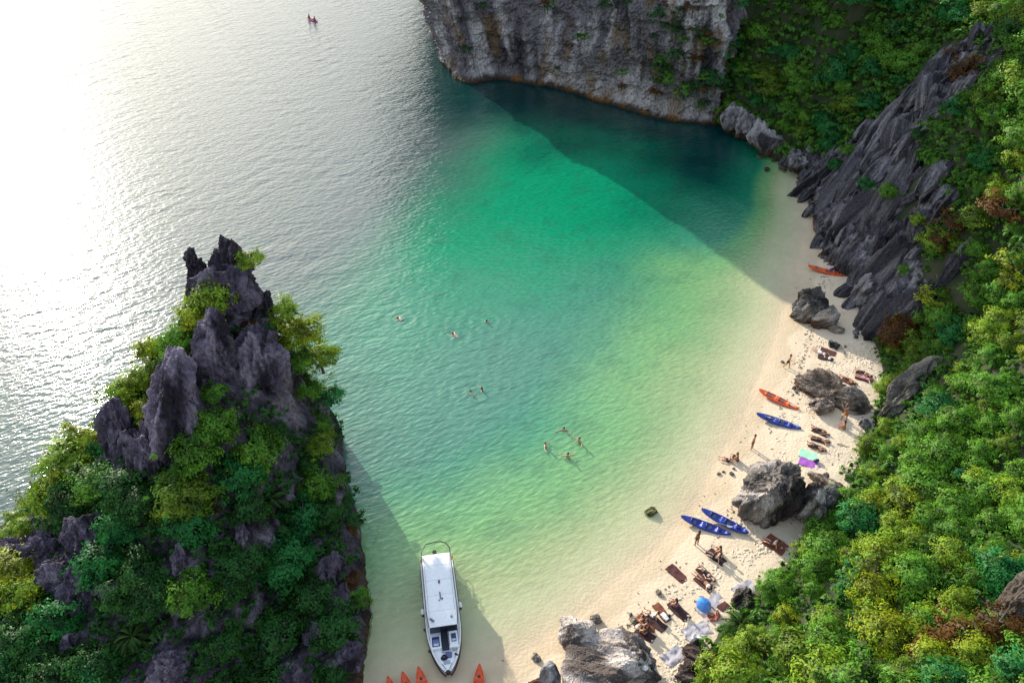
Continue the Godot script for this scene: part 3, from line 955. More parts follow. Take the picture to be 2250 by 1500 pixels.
func plants() -> void:
	var crowns: Array = []
	for k in 6:
		crowns.append(leaf_mesh(100 + k, 92, 40, 0.12, 0.78, 0.12))
	var wispy: Array = []
	for k in 3:
		wispy.append(leaf_mesh(130 + k, 34, 26, 0.15, 0.8, 0.16))
	var stems := [stem_mesh(1), stem_mesh(2), stem_mesh(3)]
	var bark := mat("bark", 0.09, 0.075, 0.06, 0.9)
	var tints := {
		"yellow-green": leaf_mat("leaf_lime", 0.27, 0.41, 0.03),
		"green": leaf_mat("leaf_fresh", 0.14, 0.33, 0.03),
		"deep green": leaf_mat("leaf_deep", 0.04, 0.15, 0.026),
		"emerald": leaf_mat("leaf_emerald", 0.035, 0.23, 0.05),
		"olive": leaf_mat("leaf_olive", 0.16, 0.26, 0.02),
		"rust-brown": leaf_mat("leaf_rust", 0.17, 0.075, 0.018),
		"palm green": leaf_mat("leaf_palm", 0.055, 0.13, 0.02),
		"golden": leaf_mat("leaf_golden", 0.32, 0.40, 0.02),
	}
	var r := RandomNumberGenerator.new()
	r.seed = 77
	var spots: Array = []
	# hillside: [x, z, radius, kind, tint]
	var z := -19.0
	while z > -150.0:
		var near := z > -72.0
		var gap := 1.95 if near else 2.75
		var x := 8.0
		while x < 64.0:
			var px := x + r.randf_range(-0.8, 0.8) * gap * 0.6
			var pz := z + r.randf_range(-0.8, 0.8) * gap * 0.6
			x += gap
			var s := slope3(slope_foot, px, pz)
			if s.x < 0.5 or s.y > 3.5:
				continue
			var edge := poly_depth(rock_zone, Vector2(px, pz))
			if edge > (-0.9 if not near else 0.2):
				continue
			var h := hill_h(px, pz)
			if not in_view(Vector3(px, h + 1.0, pz), 1.10) or h > 30.0:
				continue
			var rad := (0.85 + 1.15 * pow(r.randf(), 1.6)) if near else (1.35 + 1.3 * pow(r.randf(), 1.5))
			if s.x < 2.0:
				rad = minf(rad, 1.35)
			if near and Geometry2D.get_closest_point_to_segment(Vector2(px, pz), Vector2(33.2, -51.1), Vector2(38.3, -53.5)).distance_to(Vector2(px, pz)) < 1.3:
				continue
			var f := soft.get_noise_2d(px * 0.16, pz * 0.16) + r.randfn() * 0.3
			var tint := "green"
			if near:
				tint = "yellow-green" if f > 0.36 else "green" if f > -0.36 else "emerald" if f > -0.5 else "olive" if f > -0.7 else "golden"
			else:
				tint = "green" if f > -0.1 else "emerald" if f > -0.6 else "deep green" if f > -0.8 else "olive"
			spots.append([px, h, pz, rad, "hillside_bush" if near else "hillside_tree", tint])
		z -= gap
	# bushes whose colour the picture shows plainly
	var told := [[Vector3(37.35, 2.16, -60.60), 1.7, "rust-brown"], [Vector3(38.27, 2.99, -61.33), 1.4, "rust-brown"], [Vector3(38.17, 3.13, -58.36), 1.3, "olive"], [Vector3(43.52, 9.87, -68.72), 1.9, "rust-brown"], [Vector3(42.45, 8.57, -67.83), 1.4, "rust-brown"], [Vector3(45.90, 12.57, -65.87), 2.4, "rust-brown"], [Vector3(44.51, 11.56, -66.74), 1.8, "olive"], [Vector3(52.30, 16.80, -89.29), 2.6, "rust-brown"], [Vector3(49.53, 17.84, -80.22), 2.0, "olive"], [Vector3(49.82, 12.89, -94.30), 1.2, "golden"], [Vector3(41.92, 7.89, -67.64), 0.8, "green"], [Vector3(41.34, 5.53, -83.18) + Vector3(-0.5, 1.5, 0.4), 1.1, "emerald"], [Vector3(41.53, 7.04, -78.36) + Vector3(-0.5, 1.6, 0.4), 1.2, "green"], [Vector3(42.31, 7.45, -72.32) + Vector3(-0.4, 1.3, 0.3), 0.8, "yellow-green"], [Vector3(43.01, 4.77, -94.19) + Vector3(-0.4, 1.2, 0.3), 1.3, "green"], [Vector3(41.79, 3.36, -93.82) + Vector3(-0.4, 1.0, 0.3), 1.1, "emerald"], [Vector3(45.90, 11.24, -84.46) + Vector3(-0.4, 1.4, 0.3), 0.9, "deep green"], [Vector3(53.05, 16.58, -95.71) + Vector3(-0.4, 1.4, 0.3), 1.1, "rust-brown"], [Vector3(39.68, 4.91, -67.15) + Vector3(-0.3, 1.2, 0.3), 0.7, "green"], [Vector3(25.50, 9.55, -24.27), 1.6, "rust-brown"], [Vector3(23.41, 9.07, -23.17), 1.5, "rust-brown"], [Vector3(26.96, 10.27, -24.68), 1.5, "rust-brown"], [Vector3(45.39, 10.49, -60.50), 1.6, "golden"], [Vector3(44.67, 9.48, -59.06), 1.6, "golden"], [Vector3(42.70, 3.90, -100.05), 1.6, "emerald"], [Vector3(35.29, 2.04, -54.43), 1.2, "yellow-green"], [Vector3(37.43, 3.07, -56.43), 1.2, "olive"], [Vector3(34.38, 1.22, -54.71), 0.9, "yellow-green"], [Vector3(37.99, 4.48, -110.89), 1.6, "deep green"], [Vector3(36.13, 4.25, -113.97), 1.4, "emerald"], [Vector3(38.86, 3.64, -107.28), 1.3, "green"], [Vector3(35.48, 6.59, -115.96), 1.6, "deep green"], [Vector3(40.60, 3.47, -105.31), 1.4, "olive"], [Vector3(49.08, 17.26, -71.68), 2.2, "green"], [Vector3(50.92, 20.48, -78.43), 2.2, "yellow-green"]]
	for q in told:
		spots.append([q[0].x, q[0].y + 0.2, q[0].z, q[1], "hillside_shrub", q[2]])
	# islet: sun on the crest and shade down the face put into leaf tints
	z = -20.0
	while z > -54.0:
		var x := -46.0
		while x < -9.0:
			var px := x + r.randf_range(-1.1, 1.1)
			var pz := z + r.randf_range(-1.1, 1.1)
			x += 2.35
			var h := islet_h(px, pz)
			if h < 0.9 or not in_view(Vector3(px, h + 0.5, pz), 1.08):
				continue
			var ok := true
			for b in bare:
				if b[0].distance_to(Vector2(px, pz)) < b[1] + 0.75:
					ok = false
			if not ok or h > 17.5:
				continue
			var f := soft.get_noise_2d(px * 0.2 + 30.0, pz * 0.2) + r.randfn() * 0.3
			var tint := "deep green" if f > -0.12 else "emerald" if f > -0.42 else "green" if f > -0.75 else "olive"
			if pz < -42.0 or px < -33.0:
				tint = "yellow-green" if f > -0.2 else "golden"
			var rad := r.randf_range(1.35, 2.0) if pz > -41.0 and px > -33.0 else r.randf_range(0.8, 1.25)
			if pz < -47.0:
				rad *= 0.75
			var edge := absf(nearest(islet_foot, px, pz).x)
			if edge < 1.6:
				rad = minf(rad, 0.8)
			spots.append([px, h, pz, rad, "islet_bush", tint])
		z -= 2.35
	var on_islet := [[Vector3(-33.29, 5.18, -40.64), 2.6, "yellow-green"], [Vector3(-32.95, 5.56, -42.62), 1.9, "golden"], [Vector3(-33.30, 4.71, -37.97), 2.0, "yellow-green"], [Vector3(-34.11, 3.34, -32.33), 2.0, "golden"], [Vector3(-32.55, 3.71, -30.66), 1.7, "yellow-green"], [Vector3(-21.72, 16.26, -46.53), 1.9, "yellow-green"], [Vector3(-22.59, 15.68, -45.65), 1.4, "golden"], [Vector3(-28.04, 10.52, -47.67), 1.6, "golden"], [Vector3(-23.77, 14.10, -44.98), 1.6, "green"], [Vector3(-29.19, 9.20, -44.90), 1.7, "yellow-green"], [Vector3(0.00, 0.00, 0.00), 1.4, "golden"], [Vector3(-27.32, 10.71, -44.78), 1.4, "olive"], [Vector3(-23.81, 11.40, -39.96), 1.0, "yellow-green"], [Vector3(-20.67, 12.97, -40.85), 1.0, "green"], [Vector3(-19.18, 14.56, -46.27), 0.8, "rust-brown"], [Vector3(-17.26, 9.81, -48.49), 1.8, "emerald"], [Vector3(0.00, 0.00, 0.00), 1.5, "emerald"], [Vector3(0.00, 0.00, 0.00), 1.5, "deep green"], [Vector3(-37.74, 1.77, -37.14), 1.1, "yellow-green"], [Vector3(-36.05, 2.86, -37.34), 0.9, "yellow-green"]]
	for q in on_islet:
		spots.append([q[0].x, q[0].y + 0.3, q[0].z, q[1], "islet_shrub", q[2]])
	for q in [[Vector3(-19.0, 18.9, -48.9), 1.1, "yellow-green"], [Vector3(-16.2, 12.4, -48.0), 1.9, "golden"], [Vector3(-17.2, 14.4, -48.6), 1.4, "yellow-green"], [Vector3(-15.0, 10.2, -47.8), 1.6, "yellow-green"], [Vector3(-14.8, 6.6, -47.6), 1.3, "emerald"], [Vector3(-16.0, 8.2, -46.6), 1.4, "green"], [Vector3(-15.6, 5.6, -45.6), 1.1, "green"], [Vector3(-16.8, 10.6, -47.0), 1.4, "green"], [Vector3(-13.4, 2.0, -41.0), 1.0, "emerald"], [Vector3(-12.6, 1.6, -39.0), 0.9, "emerald"], [Vector3(-11.3, 2.4, -33.4), 0.7, "rust-brown"], [Vector3(-12.2, 2.6, -37.2), 0.7, "rust-brown"]]:
		spots.append([q[0].x, q[0].y, q[0].z, q[1], "islet_shrub", q[2]])
	# tufts that cling to the tall cliff
	for k in 44:
		var u := r.randf() if k < 24 else r.randf_range(0.78, 1.0)
		var a := Vector2(lerpf(-9.5, 30.0, u), 0)
		a.y = lerpf(-137.0, -117.6, clampf((a.x + 4.0) / 34.0, 0.0, 1.0)) + 1.3
		spots.append([a.x, r.randf_range(3.0, 17.0), a.y, r.randf_range(0.5, 1.25) if k < 24 else r.randf_range(0.8, 1.7), "cliff_shrub", ["deep green", "deep green", "green", "rust-brown"][k % 4]])

	for k in 14:
		spots.append([r.randf_range(29.0, 33.5), r.randf_range(2.0, 19.0), r.randf_range(-118.6, -116.8), r.randf_range(0.9, 1.8), "cliff_shrub", ["deep green", "emerald", "green"][k % 3]])
	# a few palms among the bushes
	for q in [Vector3(26.37, 2.60, -38.74), Vector3(15.33, 1.80, -29.74), Vector3(28.00, 6.77, -32.44), Vector3(22.72, 5.65, -29.41)]:
		spots.append([q.x, q.y + 0.3, q.z, 1.15, "fan_palm", "palm green"])
	for q in [Vector3(-20.95, 8.60, -33.63), Vector3(-16.82, 6.69, -36.34), Vector3(-23.71, 4.53, -27.21)]:
		spots.append([q.x, q.y + 0.4, q.z, 1.1, "islet_palm", "palm green"])

	var fronds: Array = [palm_mesh(1), palm_mesh(2)]
	var nouns := {"hillside_bush": "bush", "hillside_tree": "tree", "hillside_shrub": "shrub", "islet_bush": "bush", "islet_shrub": "shrub", "cliff_shrub": "tuft", "fan_palm": "palm", "islet_palm": "palm"}
	var groups := {"hillside_bush": "bushes on the sunny hillside", "hillside_tree": "trees on the shaded slopes", "hillside_shrub": "odd-coloured shrubs on the slopes", "islet_bush": "bushes on the islet", "islet_shrub": "shrubs on the islet's crest and shoulders", "cliff_shrub": "tufts on the tall cliff", "fan_palm": "palms on the hillside", "islet_palm": "palms on the islet"}
	var alike := {}
	for q in spots:
		var far: bool = q[4] == "hillside_tree"
		var size := "big " if q[3] > (2.1 if far else 1.5) else "small " if q[3] < (1.75 if far else 1.2) else ""
		var label := "%s%s %s%s" % [size, q[5] if q[4].find("palm") < 0 else "dark fan", nouns[q[4]], zone(q[0], q[2], q[4])]
		q.append(label)
		if not alike.has(label):
			alike[label] = []
		alike[label].append((q[0] - 0.0) / (-q[2] * 0.78 + (51.0 - q[1]) * 0.625))
	var nth := ["first", "second", "third", "fourth", "fifth", "sixth", "seventh", "eighth", "ninth", "tenth", "eleventh", "twelfth", "thirteenth", "fourteenth"]
	var many := ["", "one", "two", "three", "four", "five", "six", "seven", "eight", "nine", "ten", "eleven", "twelve", "thirteen", "fourteen"]
	for q in spots:
		var noun: String = nouns[q[4]]
		var label: String = q[6]
		var row: Array = alike[label]
		if row.size() > 1:
			row.sort()
			var at := row.find((q[0] - 0.0) / (-q[2] * 0.78 + (51.0 - q[1]) * 0.625))
			label += ", %s of %s from left" % [nth[mini(at, 13)], many[mini(row.size(), 14)]]
		var t := thing(q[4], label, noun if noun != "tuft" else "shrub", Vector3(q[0], q[1], q[2]), r.randf() * TAU, groups[q[4]])
		t.rotation.x = r.randf_range(-0.12, 0.12)
		var tilt := Vector3(1.0, r.randf_range(0.85, 1.2), r.randf_range(0.85, 1.15)) * float(q[3])
		var loose: bool = q[4] == "cliff_shrub" or (q[5] in ["golden", "rust-brown"] and r.randf() < 0.5)
		var cr := obj("crown", fronds[r.randi() % 2] if noun == "palm" else wispy[r.randi() % 3] if loose else crowns[r.randi() % 6], tints[q[5]], t)
		cr.scale = tilt
		cr.position.y = 0.45 * q[3]
		var st := obj("trunk", stems[r.randi() % 3], bark, t)
		st.scale = tilt
		st.position.y = 0.45 * q[3]

	# low growth that fills the ground between them
	var tuft := leaf_mesh(160, 9, 16, 0.34, 0.5, 0.1)
	var covers := [["hillside_ground_cover", leaf_mat("cover_hill", 0.08, 0.21, 0.022), []], ["islet_ground_cover", leaf_mat("cover_islet", 0.045, 0.15, 0.028), []]]
	z = -17.0
	while z > -150.0:
		var x := 8.0
		while x < 66.0:
			var px := x + r.randf_range(-0.5, 0.5)
			var pz := z + r.randf_range(-0.5, 0.5)
			x += 0.95
			var s := slope3(slope_foot, px, pz)
			if s.x < 0.3 or s.y > 4.5 or poly_depth(rock_zone, Vector2(px, pz)) > 0.7:
				continue
			var h := hill_h(px, pz)
			if h < 32.0 and in_view(Vector3(px, h, pz), 1.12):
				covers[0][2].append(Vector3(px, h + 0.1, pz))
		z -= 0.95
	z = -18.0
	while z > -54.0:
		var x := -46.0
		while x < -9.5:
			var px := x + r.randf_range(-0.5, 0.5)
			var pz := z + r.randf_range(-0.5, 0.5)
			x += 0.95
			var h := islet_h(px, pz)
			if h < 1.2 or soft.get_noise_2d(px * 0.3, pz * 0.3) < -0.42:
				continue
			var ok := true
			for b in bare:
				if b[0].distance_to(Vector2(px, pz)) < b[1] + 0.4:
					ok = false
			if ok:
				covers[1][2].append(Vector3(px, h + 0.1, pz))
		z -= 0.95
	for q in covers:
		var mm := MultiMesh.new()
		mm.transform_format = MultiMesh.TRANSFORM_3D
		mm.mesh = tuft
		mm.instance_count = q[2].size()
		for k in q[2].size():
			var bs := Basis(Vector3.UP, r.randf() * TAU).scaled(Vector3.ONE * r.randf_range(0.65, 1.15) * (1.55 if q[2][k].z < -72.0 else 1.0))
			mm.set_instance_transform(k, Transform3D(bs, q[2][k]))
		var mi := MultiMeshInstance3D.new()
		mi.name = q[0]
		mi.multimesh = mm
		mi.material_override = q[1]
		mi.set_meta("kind", "stuff")
		mi.set_meta("label", "low tangled greenery covering the " + ("hillside" if q[0].begins_with("hill") else "rocky islet") + " between the bushes")
		add_child(mi)


func zone(x: float, z: float, kind: String) -> String:
	if kind == "cliff_shrub":
		return " on the tall cliff's " + ("outer end" if x < 4.0 else "middle" if x < 16.0 else "inner end")
	if kind.begins_with("islet"):
		if z < -45.0:
			return " on the islet's summit ridge" if x > -27.0 else " on the islet's crest below the summit"
		if x > -14.0:
			return " on the islet's edge facing the boat"
		if x < -30.0:
			return " on the islet's low seaward shoulder"
		return " on the islet's upper face" if z < -38.0 else " on the islet's middle face" if z < -31.0 else " low on the islet's face"
	if z < -108.0:
		return " on the slope behind the tall cliff"
	if z < -100.0:
		return " above the cliff's inner end"
	if z < -90.0:
		return " above the beach's far head" if x < 47.0 else " high on the shaded ridge"
	if z < -82.0:
		return " beside the dark crag's upper end"
	if z < -66.0:
		return " landward of the dark crag"
	var s := slope3(slope_foot, x, z).x
	var row := ", by the sand" if s < 2.2 else ", low slope" if s < 5.0 else ", mid slope" if s < 8.0 else ", high slope" if s < 11.0 else ", topmost slope"
	var place := "beyond the brown ledge" if z < -58.0 else "behind the ridged rock" if z < -52.0 else "behind the towels" if z < -46.0 else "behind the block-shaped rock" if z < -40.0 else "behind the rust-coloured mat" if z < -35.0 else "behind the blue umbrella" if z < -30.0 else "behind the great pale rock"
	return row + " " + place




# ------------------------------------------------------------------ boats

func kayak(called: String, label: String, tint: String, r: float, g: float, b: float, at: Vector3, yaw: float, group := "", length := 4.0, lift := 0.0) -> Node3D:
	var t := thing(called, label, "kayak", at + Vector3(0, lift, 0), yaw, group)
	var hullm := mat("kayak_" + tint, r, g, b, 0.35)
	if not meshes.has("kayak_hull"):
		var sh := Shape.new()
		var rings: Array = []
		for i in 49:
			var u := i / 24.0 - 1.0
			var w := 0.39 * pow(maxf(0.0, 1.0 - pow(absf(u), 2.4)), 0.75) + 0.012
			var keel := 0.03 + 0.16 * pow(absf(u), 3.5)
			var deck := 0.31 + 0.12 * pow(absf(u), 3.0)
			var well := 0.0
			for q in [[-0.56, -0.14], [0.04, 0.46]]:
				well = maxf(well, smoothstep(q[0], q[0] + 0.07, u) * (1.0 - smoothstep(q[1] - 0.07, q[1], u)))
			well = maxf(well, 0.55 * smoothstep(0.56, 0.60, u) * (1.0 - smoothstep(0.78, 0.83, u)))
			var ring: Array = []
			for q in [[0.0, 0.0], [0.45, 0.01], [0.78, 0.08], [0.95, 0.4], [1.0, 0.78], [0.93, 0.97], [0.80, 1.02], [0.66, 1.0], [0.4, 1.03], [0.0, 1.06]]:
				var low: float = well * (0.62 if q[0] <= 0.5 else 0.5 if q[0] < 0.7 else 0.0) if q[1] > 0.98 else 0.0
				ring.append(Vector3(u * 2.0, lerpf(keel, deck, q[1] - low), q[0] * w))
			for k in range(8, 0, -1):
				var p: Vector3 = ring[k]
				ring.append(Vector3(p.x, p.y, -p.z))
			rings.append(ring)
		sh.rows(rings)
		meshes.kayak_hull = sh.done()
		sh = Shape.new()
		sh.box(Vector3(0, 0.045, 0), Vector3(0.36, 0.06, 0.40), Basis(), 0.02)
		sh.box(Vector3(-0.20, 0.20, 0), Vector3(0.06, 0.32, 0.40), Basis(Vector3(0, 0, 1), 0.22), 0.02)
		meshes.kayak_seat = sh.done()
		sh = Shape.new()
		sh.tube([Vector3(0, 0, 0), Vector3(0, 0.022, 0)], [0.11, 0.10], 14)
		meshes.kayak_hatch = sh.done()
		sh = Shape.new()
		sh.tube([Vector3(0, 0, -0.06), Vector3(0.02, 0.04, 0), Vector3(0, 0, 0.06)], [0.012, 0.012, 0.012], 6)
		meshes.kayak_grip = sh.done()
	var s := length / 4.0
	var h := obj("hull", meshes.kayak_hull, hullm, t)
	h.scale = Vector3(s, 1, minf(1.0, s * 1.1))
	var seat_m := mat("seat_" + tint, 0.4 * r + 0.10, 0.4 * g + 0.10, 0.4 * b + 0.10, 0.7)
	for x in [-0.92, 0.28]:
		var st := obj("seat", meshes.kayak_seat, seat_m, t)
		st.position = Vector3(x * s, 0.13, 0)
	var ht := obj("hatch", meshes.kayak_hatch, mat("black_rubber", 0.02, 0.02, 0.022, 0.5), t)
	ht.position = Vector3(1.12 * s, 0.355, 0)
	for x in [-1.84, 1.84]:
		var gr := obj("carry_handle", meshes.kayak_grip, mat("black_rubber", 0.02, 0.02, 0.022, 0.5), t)
		gr.position = Vector3(x * s, 0.44, 0)
	return t


func paddle(label: String, at: Vector3, yaw: float, lift := 0.4, group := "") -> void:
	var t := thing("paddle", label, "paddle", at + Vector3(0, lift, 0), yaw, group)
	var sh := Shape.new()
	sh.tube([Vector3(-1.05, 0, 0), Vector3(1.05, 0, 0)], [0.018, 0.018], 7)
	obj("shaft", sh.done(), mat("paddle_shaft", 0.55, 0.56, 0.58, 0.35, 0.6), t)
	for s in [-1.0, 1.0]:
		sh = Shape.new()
		sh.box(Vector3(s * 1.22, 0, 0), Vector3(0.42, 0.018, 0.17), Basis(Vector3(1, 0, 0), s * 0.4), 0.007)
		obj("blade", sh.done(), mat("paddle_blade", 0.62, 0.62, 0.6, 0.4), t)


func boats() -> void:
	kayak("kayak", "orange kayak in the cliff's shade near the crag, purple bag aboard", "orange", 0.60, 0.085, 0.009, Vector3(35.69, 0.40, -75.68), -0.55)
	kayak("kayak", "orange kayak on sunlit sand, lying beside a single blue kayak", "orange", 0.60, 0.085, 0.009, Vector3(24.76, 0.31, -54.34), -0.73)
	kayak("kayak", "single blue kayak on sunlit sand, lying beside an orange kayak", "blue", 0.007, 0.028, 0.26, Vector3(23.97, 0.41, -51.35), -0.51)
	kayak("kayak", "blue kayak of the overlapping pair, the one closer to the water", "blue", 0.007, 0.028, 0.26, Vector3(15.25, 0.26, -39.85), -0.46)
	kayak("kayak", "blue kayak of the overlapping pair, the one resting on the other's side", "blue", 0.007, 0.028, 0.26, Vector3(16.74, 0.40, -40.04), -0.63, "", 4.0, 0.16)
	kayak("kayak", "orange kayak beached at the boat's bow, longest in view of three", "orange_red", 0.62, 0.07, 0.008, Vector3(-5.69, 0.26, -26.15), 1.88)
	kayak("kayak", "orange kayak in the middle of the three beside the islet", "orange_red", 0.62, 0.07, 0.008, Vector3(-6.57, 0.26, -25.84), 1.96)
	kayak("kayak", "orange kayak of which little more than the tip shows, closest to the islet", "orange_red", 0.62, 0.07, 0.008, Vector3(-7.57, 0.26, -25.49), 1.92)
	kayak("kayak", "lone orange kayak in the shade between the boat and the pointed grey rock", "orange_red", 0.62, 0.07, 0.008, Vector3(-2.20, 0.32, -26.21), 1.56)
	paddle("grey paddle laid across the single blue kayak", Vector3(24.24, 0.46, -51.26), -0.42, 0.36)
	paddle("grey paddle laid along the overlapping blue kayaks", Vector3(15.88, 0.33, -39.94), -0.40, 0.55)
	paddle("grey paddle lying in the sunlit orange kayak", Vector3(24.79, 0.34, -54.24), -0.67, 0.36)
	var pink := kayak("paddle_boat", "small pink boat with two people far out on the water", "pink", 0.75, 0.16, 0.36, Vector3(-41.06, 0.00, -169.37), 2.5, "", 2.9, -0.12)
	pink.set_meta("category", "boat")
	tour_boat()


func ring_at(x: float, w: float, low: float, high: float) -> Array:
	# a boat section from the keel up to the sheer and back, closed across the deck
	var g: Array = []
	for q in [[0.0, 0.0], [0.5, 0.05], [0.80, 0.22], [0.93, 0.55], [1.0, 1.0]]:
		g.append(Vector3(x, lerpf(low, high, q[1]), q[0] * w))
	g.append(Vector3(x, high, 0))
	for k in range(4, 0, -1):
		g.append(Vector3(x, g[k].y, -g[k].z))
	return g


func beam(x: float) -> float:
	return 1.20 * pow(maxf(0.0, 1.0 - pow(maxf(0.0, x - 0.6) / 4.0, 2.1)), 0.72) + 0.03


func tour_boat() -> void:
	var bow := Vector3(-4.22, 0.95, -27.42)
	var stern := Vector3(-5.57, 2.10, -35.68)
	var dir := Vector3(bow.x - stern.x, 0, bow.z - stern.z).normalized()
	var at := Vector3(bow.x, 0, bow.z) - dir * 4.55
	var t := thing("tour_boat", "white tour boat with long flat roof, its bow run up on the sand", "boat", at, atan2(-dir.z, dir.x))
	var white := mat("boat_white", 0.86, 0.86, 0.87, 0.35)
	if white.albedo_texture == null:
		white.albedo_texture = tone_tex(0.02, 5, 61, 0.93, 1.0)
		white.uv1_triplanar = true
		white.uv1_scale = Vector3(0.35, 0.35, 0.35)
	var offwhite := mat("boat_deck", 0.74, 0.74, 0.77, 0.5)
	var black := mat("boat_black", 0.015, 0.015, 0.017, 0.45)
	var navy := mat("boat_navy", 0.022, 0.03, 0.12, 0.4)
	var glass := mat("boat_window", 0.018, 0.022, 0.05, 0.08)
	var sh := Shape.new()
	var rings: Array = []
	for i in 40:
		var x := lerpf(-4.5, 4.55, i / 39.0)
		rings.append(ring_at(x, beam(x), -0.35 + 0.9 * pow(maxf(0.0, (x - 1.8) / 2.75), 3.0), 0.62 + 0.33 * pow(maxf(0.0, (x + 1.0) / 5.55), 1.6)))
	sh.rows(rings)
	obj("hull", sh.done(), white, t)
	# rubbing strip, and the shade under the hull painted as a dark band
	for s in [-1.0, 1.0]:
		sh = Shape.new()
		var path: Array = []
		var low: Array = []
		for i in 40:
			var x := lerpf(-4.5, 4.5, i / 39.0)
			path.append(Vector3(x, 0.56 + 0.33 * pow(maxf(0.0, (x + 1.0) / 5.55), 1.6), s * (beam(x) + 0.01)))
			low.append(Vector3(x, 0.16 + 0.36 * pow(maxf(0.0, (x + 1.0) / 5.55), 2.4), s * (beam(x) * 0.925 + 0.012)))
		var rad: Array = []
		rad.resize(40)
		rad.fill(0.035)
		sh.tube(path, rad, 6)
		obj("rubbing_strip", sh.done(), black, t)
		sh = Shape.new()
		rad = rad.duplicate()
		rad.fill(0.09)
		sh.tube(low, rad, 6)
		obj("hull_shade_band", sh.done(), mat("hull_shade", 0.06, 0.03, 0.022, 0.6), t)
		# raised bulwark round the foredeck
		sh = Shape.new()
		path = []
		for i in 26:
			var x := lerpf(-4.4, 4.35, i / 25.0)
			path.append(Vector3(x, 0.70 + 0.33 * pow(maxf(0.0, (x + 1.0) / 5.55), 1.6), s * maxf(0.02, beam(x) - 0.06)))
		rad = []
		rad.resize(26)
		rad.fill(0.06)
		sh.tube(path, rad, 8)
		obj("bulwark", sh.done(), white, t)
	# cabin: side walls, windows, roof
	for s in [-1.0, 1.0]:
		sh = Shape.new()
		sh.box(Vector3(-1.35, 1.24, s * 0.97), Vector3(5.6, 1.36, 0.05), Basis(), 0.015)
		obj("cabin_wall", sh.done(), white, t)
		for k in 5:
			sh = Shape.new()
			sh.box(Vector3(-3.45 + k * 1.05, 1.42, s * 1.0), Vector3(0.86, 0.62, 0.02), Basis(), 0.006)
			obj("window", sh.done(), glass, t)
	sh = Shape.new()
	sh.box(Vector3(1.42, 1.25, 0), Vector3(0.05, 1.36, 1.86), Basis(Vector3(0, 0, 1), -0.1), 0.015)
	obj("windscreen", sh.done(), glass, t)
	sh = Shape.new()
	sh.box(Vector3(-4.12, 1.24, 0), Vector3(0.05, 1.36, 1.9), Basis(), 0.015)
	obj("cabin_wall", sh.done(), white, t)
	sh = Shape.new()
	rings = []
	for i in 15:
		var u := i / 14.0
		var x := lerpf(-4.2, 1.72, u)
		var w := 1.06 - 0.10 * pow(maxf(0.0, u - 0.75) / 0.25, 2.0)
		var g: Array = []
		for q in [[-1.0, -0.05], [-0.985, 0.01], [-0.9, 0.045], [-0.5, 0.075], [0.0, 0.085], [0.5, 0.075], [0.9, 0.045], [0.985, 0.01], [1.0, -0.05]]:
			g.append(Vector3(x, 1.98 + q[1] * (1.0 if i > 0 and i < 14 else 0.55), q[0] * w))
		rings.append(g)
	sh.rows(rings)
	obj("roof", sh.done(), white, t)
	for s in [-1.0, 1.0]:
		sh = Shape.new()
		sh.tube([Vector3(-4.15, 2.0, s * 1.075), Vector3(0.4, 2.0, s * 1.075), Vector3(1.7, 2.0, s * 0.98)], [0.022, 0.022, 0.022], 6)
		obj("roof_gutter", sh.done(), black, t)
	for k in 4:
		sh = Shape.new()
		for i in 8:
			var z := lerpf(-0.9, 0.9, (i + 0.5) / 8.0)
			sh.box(Vector3(-3.2 + k * 1.25, 2.0655 - 0.045 * z * z + 0.002, z), Vector3(0.018, 0.008, 0.226), Basis(), 0.0)
		obj("roof_seam", sh.done(), mat("seam_grey", 0.55, 0.55, 0.57, 0.6), t)
	for s in [-1.0, 1.0]:
		sh = Shape.new()
		sh.tube([Vector3(-3.9, 2.02, s * 0.93), Vector3(-3.85, 2.14, s * 0.93), Vector3(0.9, 2.14, s * 0.90), Vector3(0.95, 2.02, s * 0.90)], [0.014, 0.014, 0.014, 0.014], 6)
		obj("handrail", sh.done(), mat("steel", 0.5, 0.5, 0.52, 0.3, 0.8), t)
	# on the roof
	sh = Shape.new()
	sh.box(Vector3(-1.75, 2.11, -0.02), Vector3(0.26, 0.09, 0.12), Basis(), 0.02)
	obj("roof_beacon", sh.done(), mat("beacon_red", 0.16, 0.04, 0.035, 0.4), t)
	sh = Shape.new()
	sh.tube([Vector3(-0.95, 2.05, 0.0), Vector3(-0.75, 2.35, 0.0), Vector3(-0.4, 2.9, 0.0)], [0.03, 0.02, 0.012], 6)
	sh.box(Vector3(-0.6, 2.09, 0.0), Vector3(0.55, 0.06, 0.08), Basis(), 0.015)
	obj("aerial", sh.done(), mat("aerial_grey", 0.16, 0.16, 0.18, 0.4), t)
	for q in [[-0.35, -0.12, 0.10], [-0.25, 0.1, 0.07]]:
		sh = Shape.new()
		sh.box(Vector3(q[0], 2.10, q[1]), Vector3(q[2], 0.09, q[2]), Basis(), 0.01)
		obj("roof_fitting", sh.done(), black, t)
	sh = Shape.new()
	sh.tube([Vector3(1.15, 2.05, -0.62), Vector3(1.15, 2.18, -0.62)], [0.09, 0.07], 12)
	obj("roof_vent", sh.done(), mat("vent_grey", 0.25, 0.25, 0.28, 0.4), t)
	sh = Shape.new()
	sh.tube([Vector3(1.3, 2.04, 0.75), Vector3(1.3, 2.22, 0.75)], [0.025, 0.025], 6)
	sh.tube([Vector3(1.18, 2.27, 0.82), Vector3(1.45, 2.25, 0.62)], [0.06, 0.09], 10)
	sh.tube([Vector3(1.05, 2.06, 0.95), Vector3(1.3, 2.1, 0.75)], [0.02, 0.02], 6)
	obj("searchlight", sh.done(), mat("lamp_grey", 0.2, 0.2, 0.23, 0.35, 0.4), t)
	# foredeck
	sh = Shape.new()
